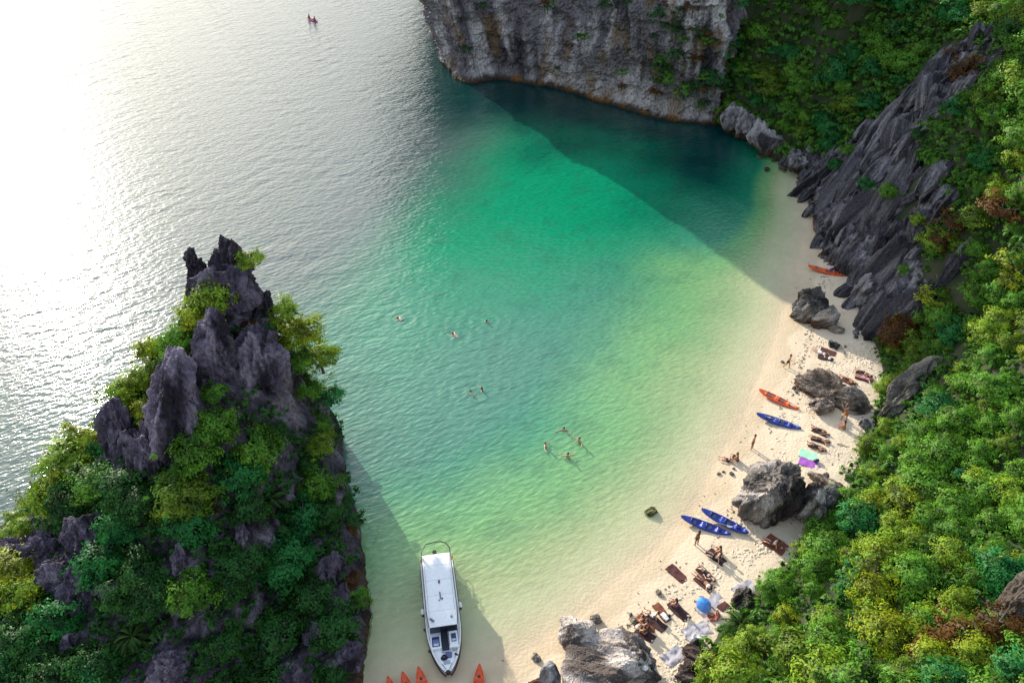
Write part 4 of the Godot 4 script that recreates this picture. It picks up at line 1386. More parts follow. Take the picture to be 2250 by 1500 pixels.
	sh.box(Vector3(2.28, 0.93, 0.62), Vector3(0.98, 0.22, 0.72), Basis(), 0.03)
	sh.box(Vector3(2.20, 0.93, -0.62), Vector3(1.25, 0.26, 0.72), Basis(), 0.03)
	obj("side_locker", sh.done(), white, t)
	sh = Shape.new()
	sh.box(Vector3(2.25, 1.055, 0.62), Vector3(0.74, 0.04, 0.52), Basis(), 0.012)
	var hatch := obj("hatch", sh.done(), navy, t)
	sh = Shape.new()
	sh.box(Vector3(2.33, 1.082, 0.62), Vector3(0.48, 0.02, 0.40), Basis(), 0.006)
	obj("pane", sh.done(), mat("hatch_pane", 0.14, 0.17, 0.34, 0.1), hatch)
	sh = Shape.new()
	sh.box(Vector3(2.5, 1.098, 0.60), Vector3(0.17, 0.012, 0.34), Basis(), 0.004)
	obj("folded_cloth", sh.done(), mat("hatch_cloth", 0.5, 0.58, 0.62, 0.8), hatch)
	sh = Shape.new()
	for q in [[Vector3(2.15, 1.075, -0.29), Vector3(1.12, 0.03, 0.035)], [Vector3(2.15, 1.075, -0.93), Vector3(1.12, 0.03, 0.035)], [Vector3(1.60, 1.077, -0.61), Vector3(0.035, 0.03, 0.66)]]:
		sh.box(q[0], q[1], Basis(), 0.01)
	hatch = obj("hatch_rail", sh.done(), black, t)
	sh = Shape.new()
	sh.box(Vector3(2.12, 1.08, -0.62), Vector3(0.62, 0.04, 0.34), Basis(), 0.012)
	hatch = obj("hatch", sh.done(), mat("hatch_grey_blue", 0.07, 0.075, 0.16, 0.15), t)
	sh = Shape.new()
	sh.box(Vector3(2.3, 1.105, -0.62), Vector3(0.16, 0.012, 0.26), Basis(), 0.004)
	obj("folded_cloth", sh.done(), mat("hatch_cloth", 0.5, 0.58, 0.62, 0.8), hatch)
	sh = Shape.new()
	sh.box(Vector3(2.2, 0.86, 0.0), Vector3(1.5, 0.12, 0.46), Basis(), 0.01)
	obj("stair_aisle", sh.done(), mat("boat_dark_well", 0.012, 0.016, 0.03, 0.6), t)  # dark slab standing in for the recessed stair aisle
	sh = Shape.new()
	sh.box(Vector3(3.02, 0.98, -0.02), Vector3(0.10, 0.10, 0.66), Basis(), 0.03)
	obj("step_sill", sh.done(), mat("sill_grey", 0.36, 0.38, 0.44, 0.4), t)
	sh = Shape.new()
	sh.box(Vector3(3.26, 0.93, -0.16), Vector3(0.40, 0.07, 0.44), Basis(Vector3.UP, -0.15), 0.02)
	obj("cushion", sh.done(), mat("cushion_blue", 0.11, 0.125, 0.25, 0.8), t)
	sh = Shape.new()
	var loop: Array = []
	var rad: Array = []
	for k in 60:
		var a := k * 0.62
		loop.append(Vector3(3.44 + cos(a) * (0.16 - k * 0.0012), 0.90 + k * 0.0042, 0.16 + sin(a) * (0.22 - k * 0.0016)))
		rad.append(0.038)
	sh.tube(loop, rad, 6)
	obj("rope_coil", sh.done(), mat("rope_navy", 0.015, 0.018, 0.045, 0.85), t)
	sh = Shape.new()
	sh.box(Vector3(2.88, 0.9, -0.6), Vector3(0.22, 0.07, 0.26), Basis(Vector3.UP, 0.3), 0.02)
	obj("folded_cover", sh.done(), mat("cover_grey", 0.34, 0.32, 0.30, 0.9), t)
	for q in [Vector3(3.28, 0.95, -0.62), Vector3(3.38, 0.95, -0.72)]:
		sh = Shape.new()
		sh.box(q, Vector3(0.14, 0.12, 0.13), Basis(Vector3.UP, 0.6), 0.03)
		obj("mooring_bitt", sh.done(), black, t)
	sh = Shape.new()
	sh.box(Vector3(3.78, 0.915, 0.0), Vector3(0.26, 0.02, 0.44), Basis(), 0.006)
	obj("deck_mat", sh.done(), mat("deck_mat", 0.36, 0.36, 0.42, 0.8), t)
	for s in [-1.0, 1.0]:
		sh = Shape.new()
		sh.tube([Vector3(3.85, 0.93, s * 0.34), Vector3(4.3, 0.96, s * 0.1)], [0.012, 0.012], 6)
		obj("deck_line", sh.done(), black, t)
	sh = Shape.new()
	sh.tube([Vector3(4.46, 0.80, 0.0), Vector3(4.56, 0.98, 0.0), Vector3(4.52, 1.06, 0.0)], [0.17, 0.19, 0.14], 12)
	obj("bow_fender", sh.done(), black, t)
	# fenders hung on both sides
	for q in [[-0.35, -1.0], [-0.2, 1.0]]:
		var f := obj("fender", fender_mesh(), white, t)
		f.position = Vector3(q[0], 1.0, q[1] * 1.34)
		sh = Shape.new()
		sh.tube([Vector3(0.22, -0.02, 0), Vector3(0.36, -0.05, 0)], [0.09, 0.06], 8)
		obj("tip", sh.done(), black, f)
	for q in [[2.55, 1.0], [0.9, 1.0]]:
		sh = Shape.new()
		sh.tube([Vector3(q[0], 0.4, q[1] * beam(q[0]) + 0.05), Vector3(q[0] + 0.12, 0.75, q[1] * beam(q[0]) + 0.1)], [0.08, 0.08], 8)
		obj("side_tyre", sh.done(), black, t)
	# stern: tubular guard, motor, two life rings
	sh = Shape.new()
	var guard: Array = []
	for q in [[-4.2, 1.06], [-5.3, 1.06], [-5.95, 0.70], [-6.05, 0.1], [-6.05, -0.45], [-5.85, -0.85], [-5.4, -1.08], [-4.2, -1.08]]:
		guard.append(Vector3(q[0], 1.0, q[1]))
	rad = []
	rad.resize(guard.size())
	rad.fill(0.038)
	sh.tube(guard, rad, 8)
	obj("stern_guard", sh.done(), mat("guard_black", 0.02, 0.025, 0.022, 0.4), t)
	sh = Shape.new()
	sh.box(Vector3(-4.72, 0.72, 0.02), Vector3(0.26, 0.22, 0.62), Basis(), 0.04)
	sh.box(Vector3(-4.95, 0.75, 0.0), Vector3(0.55, 0.16, 0.18), Basis(Vector3.UP, 0.2), 0.05)
	sh.box(Vector3(-5.18, 0.88, 0.08), Vector3(0.34, 0.42, 0.30), Basis(Vector3.UP, 0.2), 0.1)
	sh.tube([Vector3(-5.15, 0.7, 0.08), Vector3(-5.2, -0.5, 0.08)], [0.09, 0.05], 8)
	obj("outboard_motor", sh.done(), black, t)
	for q in [[-4.55, 0.9], [-4.5, -0.98]]:
		sh = Shape.new()
		var hoop: Array = []
		rad = []
		for k in 21:
			hoop.append(Vector3(q[0], 0.92 + sin(k * TAU / 20.0) * 0.24, q[1] + cos(k * TAU / 20.0) * 0.24))
			rad.append(0.055)
		sh.tube(hoop, rad, 8)
		obj("life_ring", sh.done(), mat("ring_orange", 0.75, 0.22, 0.03, 0.6), t)


func fender_mesh() -> ArrayMesh:
	if not meshes.has("fender"):
		var sh := Shape.new()
		sh.tube([Vector3(-0.24, 0, 0), Vector3(-0.2, 0, 0), Vector3(-0.1, 0, 0), Vector3(0.14, 0, 0), Vector3(0.22, 0, 0)], [0.03, 0.09, 0.12, 0.12, 0.06], 12)
		meshes.fender = sh.done()
	return meshes.fender


# ------------------------------------------------------------------ things on the sand

func cloth(s: int, length: float, width: float, high: float, fold: float) -> ArrayMesh:
	# a sheet with thickness that lies in soft folds, long side along x
	var nx := 22
	var nz := 12
	var sh := Shape.new()
	var top: Array = []
	for j in nz + 1:
		var row: Array = []
		for i in nx + 1:
			var x := (float(i) / nx - 0.5) * length
			var z := (float(j) / nz - 0.5) * width
			var h := high + fold * (0.6 + soft.get_noise_3d(x * 1.5 + s * 3.0, z * 1.9, s))
			h += fold * 0.7 * absf(soft.get_noise_3d(x * 4.0 + s, z * 5.0, s * 2.0))
			var slip := fold * 1.4
			row.append(Vector3(x + slip * soft.get_noise_2d(z * 1.7 + s, 4.0), h, z + slip * soft.get_noise_2d(x * 1.3 + s, 9.0)))
		top.append(row)
	sh.rows(top, false, false)
	# a skirt down to the sand
	var rim: Array = []
	for i in nx + 1:
		rim.append(top[0][i])
	for j in range(1, nz + 1):
		rim.append(top[j][nx])
	for i in range(nx - 1, -1, -1):
		rim.append(top[nz][i])
	for j in range(nz - 1, 0, -1):
		rim.append(top[j][0])
	var under: Array = []
	for p in rim:
		under.append(Vector3(p.x, -0.03, p.z))
	sh.rows([under, rim], true, false)
	return sh.done()


func mat_on_sand(called: String, s: int, label: String, at: Vector3, yaw: float, length: float, width: float, m: Material, category := "beach mat", high := 0.05, fold := 0.03, group := "") -> Node3D:
	var t := obj(called, cloth(s, length, width, high, fold), m)
	t.position = at
	t.rotation.y = yaw
	tag(t, label, category, group)
	return t


func bag(called: String, s: int, label: String, at: Vector3, yaw: float, size: Vector3, m: Material, strap: Material) -> void:
	var t := thing(called, label, "bag", at, yaw)
	var sh := Shape.new()
	var rings: Array = []
	var r := RandomNumberGenerator.new()
	r.seed = s
	for k in 7:
		var u := k / 6.0
		var w := sin(PI * clampf(u * 0.8 + 0.16, 0.0, 1.0)) * (0.9 + 0.1 * r.randf())
		var g: Array = []
		for i in 14:
			var a := -TAU * i / 14.0
			g.append(Vector3(cos(a) * w * size.x * 0.5, u * size.y, sin(a) * w * size.z * 0.5) + Vector3(r.randfn(), r.randfn() * 0.5, r.randfn()) * 0.012)
		rings.append(g)
	sh.rows(rings)
	obj("body", sh.done(), m, t)
	sh = Shape.new()
	sh.tube([Vector3(-size.x * 0.22, size.y * 0.92, 0.03), Vector3(-size.x * 0.12, size.y * 1.2, 0.05), Vector3(size.x * 0.12, size.y * 1.2, 0.05), Vector3(size.x * 0.22, size.y * 0.92, 0.03)], [0.022, 0.022, 0.022, 0.022], 6)
	obj("handle", sh.done(), strap, t)


func beach_things() -> void:
	var brown := mat("mat_brown", 0.085, 0.024, 0.020, 0.85)
	var dark := mat("mat_dark", 0.042, 0.014, 0.014, 0.85)
	var rust := mat("mat_rust", 0.16, 0.048, 0.022, 0.85)
	var rows := [
		[Vector3(31.45, 0.64, -61.15), -0.54, 1.5, 0.85, brown, "brown mat closest to the shade, below the dark heap of clothes"],
		[Vector3(30.91, 0.64, -60.17), -0.56, 1.5, 0.6, dark, "dark mat with a white bundle, second below the dark heap of clothes"],
		[Vector3(33.72, 0.91, -57.40), -0.59, 1.6, 0.6, dark, "dark mat at the bushes' edge under the person with outstretched legs"],
		[Vector3(33.44, 0.91, -56.75), -0.57, 1.6, 0.6, brown, "brown mat at the bushes' edge under a pink-skinned sunbather"],
		[Vector3(31.94, 0.84, -56.40), -0.73, 1.5, 0.65, rust, "rust-brown mat just above the long ridged rock"],
		[Vector3(27.27, 0.78, -49.78), -0.69, 1.6, 0.6, dark, "dark mat highest in the row of three above the mint towel"],
		[Vector3(26.94, 0.79, -48.76), -0.58, 1.6, 0.55, dark, "dark mat in the middle of the row of three above the mint towel"],
		[Vector3(26.51, 0.80, -47.86), -0.66, 1.7, 0.6, dark, "dark mat lowest in the row of three, touching the mint towel's side"],
		[Vector3(20.19, 0.80, -37.78), -0.80, 1.7, 1.25, rust, "wide rust-coloured mat alone below the biggest beach rock"],
		[Vector3(15.52, 0.54, -36.77), -0.90, 1.7, 0.7, dark, "dark mat under the people where the long leg shadows end"],
		[Vector3(12.32, 0.38, -35.46), -0.91, 1.7, 0.75, brown, "empty brown mat standing alone by the wet sand"],
		[Vector3(14.47, 0.57, -35.18), -0.95, 1.8, 0.65, dark, "dark mat with a pale sunbather, upper one of two side by side"],
		[Vector3(14.17, 0.60, -34.42), -0.94, 1.7, 0.72, brown, "brown mat with a white bag at its end, lower one of two side by side"],
		[Vector3(10.67, 0.53, -32.12), -1.10, 1.6, 0.6, rust, "lighter brown mat highest in the crowded group by the great pale rock"],
		[Vector3(10.12, 0.56, -31.33), -0.86, 1.6, 0.75, dark, "dark empty mat in the middle of the crowded group by the great pale rock"],
		[Vector3(9.52, 0.52, -31.20), -0.84, 1.8, 0.85, rust, "rust-brown mat under seated people in the crowded group"],
		[Vector3(9.25, 0.57, -30.38), -0.59, 1.5, 0.7, dark, "dark mat lowest in the crowded group by the great pale rock"],
		[Vector3(11.91, 0.61, -32.20), -1.00, 1.8, 0.78, dark, "dark mat with a purple-clad person at its end, beside the blue umbrella"],
		[Vector3(15.07, 0.78, -32.46), 0.67, 0.8, 0.55, brown, "small square brown mat by the bushes, landward of the blue umbrella"],
	]
	var i := 0
	for q in rows:
		mat_on_sand("beach_mat", i, q[5], q[0], q[1], q[2], q[3], q[4])
		i += 1
	mat_on_sand("beach_towel", 40, "pale mint green towel spread beside a purple towel", Vector3(25.56, 0.77, -47.01), -0.52, 1.85, 0.95, mat("towel_mint", 0.36, 0.80, 0.48, 0.9), "towel", 0.04, 0.03)
	mat_on_sand("beach_towel", 41, "purple towel with a navy bag on its corner", Vector3(25.22, 0.78, -46.06), -0.54, 1.8, 0.85, mat("towel_purple", 0.36, 0.095, 0.46, 0.9), "towel", 0.04, 0.03)
	var pale := mat("tarp_pale", 0.40, 0.37, 0.40, 0.7)
	mat_on_sand("ground_sheet", 50, "pale grey ground sheet beside the blue umbrella", Vector3(14.28, 0.73, -32.50), 0.61, 2.3, 1.3, pale, "ground sheet", 0.02, 0.045)
	mat_on_sand("ground_sheet", 51, "pale grey ground sheet at the bushes above the small square mat", Vector3(16.87, 0.80, -33.94), 0.48, 1.7, 0.9, pale, "ground sheet", 0.02, 0.045)
	mat_on_sand("ground_sheet", 52, "crumpled pale sheet above the black bag", Vector3(12.82, 0.77, -30.53), 0.40, 1.9, 1.1, pale, "ground sheet", 0.02, 0.06)
	mat_on_sand("ground_sheet", 53, "pale lilac sheet lowest on the beach, near the dark brown rocks", Vector3(10.92, 0.77, -28.71), 0.58, 1.6, 1.0, pale, "ground sheet", 0.02, 0.06)
	var black := mat("bag_black", 0.014, 0.013, 0.016, 0.7)
	var navy := mat("bag_navy", 0.02, 0.03, 0.10, 0.6)
	var whitem := mat("cloth_white", 0.78, 0.77, 0.76, 0.85)
	bag("beach_bag", 1, "navy bag lying on the purple towel", Vector3(25.77, 0.81, -46.29) + Vector3(0, 0.07, 0), 0.3, Vector3(0.62, 0.3, 0.4), navy, mat("strap_blue", 0.12, 0.2, 0.5, 0.7))
	bag("beach_bag", 2, "black bag with a white towel beside it at the bushes' edge", Vector3(12.54, 0.81, -29.59), 0.5, Vector3(0.85, 0.5, 0.6), black, black)
	bag("beach_bag", 3, "purple bag stowed in the shaded orange kayak", Vector3(36.23, 0.49, -75.44) + Vector3(0, 0.34, 0), 0.2, Vector3(0.6, 0.34, 0.42), mat("bag_purple", 0.05, 0.022, 0.17, 0.7), black)
	bag("beach_bag", 4, "white bag standing at the end of the lower of two mats", Vector3(14.34, 0.64, -34.12) + Vector3(0, 0.07, 0), 0.2, Vector3(0.36, 0.26, 0.3), whitem, whitem)
	bag("beach_bag", 5, "white bundle on the second mat below the dark heap of clothes", Vector3(31.21, 0.67, -59.95) + Vector3(0, 0.07, 0), 0.9, Vector3(0.36, 0.24, 0.3), whitem, whitem)
	bag("beach_bag", 6, "cream bag beside the seated people nearest the great pale rock", Vector3(8.86, 0.49, -30.98), 0.9, Vector3(0.55, 0.34, 0.4), mat("cloth_cream", 0.72, 0.68, 0.56, 0.85), whitem)
	bag("beach_bag", 7, "grey-green bag seaward of the seated people by the great pale rock", Vector3(8.62, 0.44, -31.37), 0.3, Vector3(0.45, 0.4, 0.4), mat("bag_olive", 0.12, 0.12, 0.085, 0.8), black)
	bag("beach_bag", 8, "small dark pouch landward of the lighter brown mat", Vector3(11.11, 0.59, -31.81), 0.3, Vector3(0.3, 0.25, 0.26), black, black)
	mat_on_sand("clothes_heap", 60, "dark heap of clothes above the mats, beside the shade edge", Vector3(32.28, 0.67, -62.16), -0.52, 0.95, 0.6, black, "clothes", 0.1, 0.28)
	mat_on_sand("white_cloth", 61, "white cloth laid on the end of the lighter brown mat", Vector3(10.81, 0.57, -31.77), -1.04, 0.6, 0.32, whitem, "cloth", 0.13, 0.05)
	mat_on_sand("white_cloth", 62, "white towel draped beside the black bag", Vector3(12.77, 0.80, -29.86), -1.18, 0.6, 0.4, whitem, "cloth", 0.1, 0.14)
	mat_on_sand("red_clothes", 63, "reddish clothes strewn at the bushes' edge below the small square mat", Vector3(14.16, 0.78, -31.62), 0.57, 0.9, 0.45, mat("cloth_red", 0.28, 0.075, 0.045, 0.85), "clothes", 0.04, 0.14)
	umbrella(Vector3(13.45, 0.69, -32.40))
	trodden_sand()
	# bits of driftwood
	var wood := mat("driftwood", 0.16, 0.12, 0.085, 0.9)
	var sticks := [[Vector3(32.97, 0.74, -61.79), -1.49, "twisted grey stick on the sand between the heap of clothes and the bushes"], [Vector3(32.94, 0.77, -60.67), -1.79, "thin bent stick on the sand landward of the brown mat"], [Vector3(28.65, 0.91, -48.13), -0.41, "straight stick lying in the sun landward of the row of three mats"], [Vector3(8.37, 0.39, -31.82), -1.42, "short dark stick seaward of the crowded mats"]]
	i = 0
	for q in sticks:
		var sh := Shape.new()
		sh.tube([Vector3(-0.5, 0.03, 0.05), Vector3(-0.15, 0.07, -0.04), Vector3(0.2, 0.05, 0.06), Vector3(0.5, 0.09, 0.0)], [0.03, 0.035, 0.028, 0.015], 6)
		sh.tube([Vector3(0.05, 0.06, 0.0), Vector3(0.2, 0.16, 0.2)], [0.022, 0.01], 5)
		var o := obj("driftwood", sh.done(), wood)
		o.position = q[0]
		o.rotation.y = q[1]
		tag(o, q[2], "driftwood")
		i += 1


func scatter(called: String, label: String, mesh: Mesh, m: Material, count: int, s: int, spread: Callable) -> void:
	var r := RandomNumberGenerator.new()
	r.seed = s
	var put: Array = []
	var tries := 0
	while put.size() < count and tries < count * 40:
		tries += 1
		var x := r.randf_range(-4.0, 40.0)
		var z := r.randf_range(-90.0, -24.0)
		var d := nearest(shore, x, z).x
		if d < 0.2 or d > 14.0 or slope3(slope_foot, x, z).x > 0.3 or r.randf() > spread.call(d, soft.get_noise_2d(x * 0.3, z * 0.3)):
			continue
		var k := r.randf_range(0.5, 1.3)
		var bs := Basis(Vector3.UP, r.randf() * TAU) * Basis.from_scale(Vector3(k * r.randf_range(0.7, 1.4), k, k))
		put.append(Transform3D(bs, Vector3(x, 1.4 * (1.0 - exp(-d * 0.12)), z)))
	var mm := MultiMesh.new()
	mm.transform_format = MultiMesh.TRANSFORM_3D
	mm.mesh = mesh
	mm.instance_count = put.size()
	for i in put.size():
		mm.set_instance_transform(i, put[i])
	var mi := MultiMeshInstance3D.new()
	mi.name = called
	mi.multimesh = mm
	mi.material_override = m
	mi.set_meta("kind", "stuff")
	mi.set_meta("label", label)
	add_child(mi)


func trodden_sand() -> void:
	# low heaps kicked up by feet, and the litter of the tide line
	var sh := Shape.new()
	var rings: Array = []
	for q in [[1.0, -0.015], [0.75, 0.012], [0.4, 0.028], [0.1, 0.032]]:
		var g: Array = []
		for i in 7:
			var a := -TAU * i / 7.0
			g.append(Vector3(cos(a) * 0.19 * q[0], q[1], sin(a) * 0.10 * q[0]))
		rings.append(g)
	sh.rows(rings)
	scatter("trodden_sand", "small heaps of sand kicked up by feet on the dry beach", sh.done(), mat("sand_heap", 0.60, 0.49, 0.36, 0.95), 3000, 4, func(d: float, n: float) -> float: return smoothstep(2.6, 6.5, d) * clampf(0.3 + n * 1.4, 0.03, 1.0))
	sh = Shape.new()
	sh.box(Vector3(0, 0.012, 0), Vector3(0.16, 0.02, 0.035), Basis(), 0.0)
	sh.box(Vector3(0.03, 0.014, 0.05), Vector3(0.07, 0.02, 0.05), Basis(Vector3.UP, 0.7), 0.0)
	scatter("beach_litter", "bits of twig, leaf and shell strewn along the tide line and under the bushes", sh.done(), mat("litter", 0.12, 0.085, 0.05, 0.9), 900, 6, func(d: float, n: float) -> float: return (exp(-pow((d - 3.0) / 0.35, 2.0)) * (0.5 + n) + 0.35 * smoothstep(6.5, 10.0, d) * (0.5 + n)) + 0.02)


func umbrella(at: Vector3) -> void:
	var t := thing("beach_umbrella", "small bright blue umbrella tilted over a person on the sand", "umbrella", at)
	t.rotation = Vector3(0.25, 0.3, -0.1)
	for k in 8:
		var sh := Shape.new()
		var rows: Array = []
		for j in 7:
			var u := j / 6.0
			var row: Array = []
			for i in 5:
				var f := i / 4.0
				var a := TAU * (k + f) / 8.0
				var sag := 1.0 - 0.06 * u * sin(PI * f)
				row.append(Vector3(cos(a) * 0.58 * sin(u * 1.2) / sin(1.2) * sag, 0.62 + 0.30 * cos(u * 1.45) * (2.0 - sag), sin(a) * 0.58 * sin(u * 1.2) / sin(1.2) * sag))
			rows.append(row)
		sh.rows(rows, false, false)
		var m := mat("umbrella_blue", 0.012, 0.26, 0.70, 0.6) if k % 2 else mat("umbrella_deep_blue", 0.008, 0.16, 0.58, 0.6)
		m.backlight_enabled = true
		m.backlight = Color(0.5, 0.5, 0.5)
		obj("canopy_panel", sh.done(), m, t)
		sh = Shape.new()
		var c := TAU * k / 8.0
		sh.tube([Vector3(0, 0.905, 0), Vector3(cos(c) * 0.33, 0.83, sin(c) * 0.33), Vector3(cos(c) * 0.57, 0.645, sin(c) * 0.57)], [0.006, 0.006, 0.005], 4)
		obj("rib", sh.done(), mat("steel", 0.5, 0.5, 0.52, 0.3, 0.8), t)
	var sp := Shape.new()
	sp.tube([Vector3(0, 0, 0), Vector3(0, 0.98, 0)], [0.014, 0.012], 7)
	obj("pole", sp.done(), mat("steel", 0.5, 0.5, 0.52, 0.3, 0.8), t)


# ------------------------------------------------------------------ people

func field_mesh(bones: Array, cell: float, blend: float) -> Array:
	# tapered capsules joined by a smooth minimum, meshed as surface nets: [vertices, indices]
	var lo := Vector3.ONE * 1e9
	var hi := -lo
	for b in bones:
		var rr: float = maxf(b[2], b[3]) + cell * 2.5
		lo = lo.min((b[0] as Vector3).min(b[1]) - Vector3.ONE * rr)
		hi = hi.max((b[0] as Vector3).max(b[1]) + Vector3.ONE * rr)
	var nx := int((hi.x - lo.x) / cell) + 2
	var ny := int((hi.y - lo.y) / cell) + 2
	var nz := int((hi.z - lo.z) / cell) + 2
	var f := PackedFloat32Array()
	f.resize(nx * ny * nz)
	f.fill(9.0)
	for b in bones:
		var p: Vector3 = b[0]
		var ab: Vector3 = b[1] - p
		var len2 := maxf(ab.length_squared(), 1e-9)
		var ra: float = b[2]
		var rd: float = b[3] - ra
		var rr: float = maxf(b[2], b[3]) + blend + cell * 2.0
		var l := ((p.min(b[1]) - Vector3.ONE * rr - lo) / cell).floor().max(Vector3.ZERO)
		var h := ((p.max(b[1]) + Vector3.ONE * rr - lo) / cell).ceil().min(Vector3(nx - 1, ny - 1, nz - 1))
		for k in range(int(l.z), int(h.z) + 1):
			for j in range(int(l.y), int(h.y) + 1):
				var at := (k * ny + j) * nx
				for i in range(int(l.x), int(h.x) + 1):
					var w := lo + Vector3(i, j, k) * cell - p
					var t := clampf(w.dot(ab) / len2, 0.0, 1.0)
					var d := (w - ab * t).length() - ra - rd * t
					var e := f[at + i]
					var s := maxf(blend - absf(d - e), 0.0) / blend
					f[at + i] = minf(d, e) - s * s * blend * 0.25
	var v := PackedVector3Array()
	var ids := PackedInt32Array()
	ids.resize(nx * ny * nz)
	ids.fill(-1)
	var ix := PackedInt32Array()
	var offs := [0, 1, nx, nx + 1, nx * ny, nx * ny + 1, nx * ny + nx, nx * ny + nx + 1]
	var spot := [Vector3(0, 0, 0), Vector3(1, 0, 0), Vector3(0, 1, 0), Vector3(1, 1, 0), Vector3(0, 0, 1), Vector3(1, 0, 1), Vector3(0, 1, 1), Vector3(1, 1, 1)]
	var pairs := [[0, 1], [2, 3], [4, 5], [6, 7], [0, 2], [1, 3], [4, 6], [5, 7], [0, 4], [1, 5], [2, 6], [3, 7]]
	for k in nz - 1:
		for j in ny - 1:
			for i in nx - 1:
				var at := (k * ny + j) * nx + i
				if absf(f[at]) > cell * 2.2:
					continue
				var sum := Vector3.ZERO
				var n := 0
				for q in pairs:
					var a := f[at + offs[q[0]]]
					var b := f[at + offs[q[1]]]
					if (a < 0.0) != (b < 0.0):
						sum += (spot[q[0]] as Vector3).lerp(spot[q[1]], a / (a - b))
						n += 1
				if n:
					ids[at] = v.size()
					v.append(lo + (Vector3(i, j, k) + sum / n) * cell)
	var st := [1, nx, nx * ny]
	for k in range(1, nz - 1):
		for j in range(1, ny - 1):
			for i in range(1, nx - 1):
				var at := (k * ny + j) * nx + i
				var a := f[at]
				if absf(a) > cell * 1.8:
					continue
				for ax in 3:
					var b := f[at + st[ax]]
					if (a < 0.0) == (b < 0.0):
						continue
					var u: int = st[(ax + 1) % 3]
					var w: int = st[(ax + 2) % 3]
					var q := [ids[at - u - w], ids[at - w], ids[at], ids[at - u]]
					if q.min() < 0:
						continue
					if a < 0.0:
						ix.append_array([q[0], q[2], q[1], q[0], q[3], q[2]])
					else:
						ix.append_array([q[0], q[1], q[2], q[0], q[2], q[3]])
	return [v, ix]


func add_part(into: Array, part: Array, tf: Transform3D, flip := false) -> void:
	var at: int = into[0].size()
	for p in part[0]:
		into[0].append(tf * p)
	for k in range(0, part[1].size(), 3):
		into[1].append(at + part[1][k])
		into[1].append(at + part[1][k + (2 if flip else 1)])
		into[1].append(at + part[1][k + (1 if flip else 2)])


func hand_part() -> Array:
	if not meshes.has("hand_part"):
		var b: Array = []
		for k in 4:
			var z := -0.030 + 0.020 * k
			b.append([Vector3(0.0, 0, z * 0.6), Vector3(0.085, 0, z), 0.014, 0.012])
			var l: float = [0.056, 0.072, 0.080, 0.070][k]
			b.append([Vector3(0.085, 0, z), Vector3(0.085 + l * 0.5, -0.008, z * 1.12), 0.0095, 0.009])
			b.append([Vector3(0.085 + l * 0.5, -0.008, z * 1.12), Vector3(0.085 + l * 0.92, -0.028, z * 1.15), 0.009, 0.0075])
		b.append([Vector3(0.02, -0.002, 0.026), Vector3(0.055, -0.012, 0.056), 0.013, 0.011])
		b.append([Vector3(0.055, -0.012, 0.056), Vector3(0.085, -0.022, 0.066), 0.011, 0.008])
		b.append([Vector3(-0.03, 0, 0), Vector3(0.02, 0, 0), 0.024, 0.022])
		meshes.hand_part = field_mesh(b, 0.006, 0.006)
	return meshes.hand_part


func head_part() -> Array:
	if not meshes.has("head_part"):
		var b := [[Vector3(-0.015, 0.025, 0), Vector3(0.0, 0.02, 0), 0.098, 0.092], [Vector3(0.03, 0.0, 0), Vector3(0.035, -0.05, 0), 0.068, 0.056], [Vector3(0.02, -0.07, -0.02), Vector3(0.055, -0.088, 0.0), 0.036, 0.030], [Vector3(0.02, -0.07, 0.02), Vector3(0.055, -0.088, 0.0), 0.036, 0.030], [Vector3(0.098, 0.008, 0), Vector3(0.116, -0.026, 0), 0.010, 0.014], [Vector3(0.086, -0.058, -0.016), Vector3(0.086, -0.058, 0.016), 0.011, 0.011], [Vector3(0.078, 0.03, -0.04), Vector3(0.085, 0.034, -0.015), 0.012, 0.012], [Vector3(0.078, 0.03, 0.04), Vector3(0.085, 0.034, 0.015), 0.012, 0.012]]
		for s in [-1.0, 1.0]:
			b.append([Vector3(-0.012, 0.018, s * 0.098), Vector3(0.0, -0.028, s * 0.09), 0.017, 0.012])
		meshes.head_part = field_mesh(b, 0.009, 0.012)
	return meshes.head_part


func limb(from: Vector3, a: Vector3, la: float, b: Vector3, lb: float) -> Array:
	var k := from + a.normalized() * la
	return [from, k, k + b.normalized() * lb]


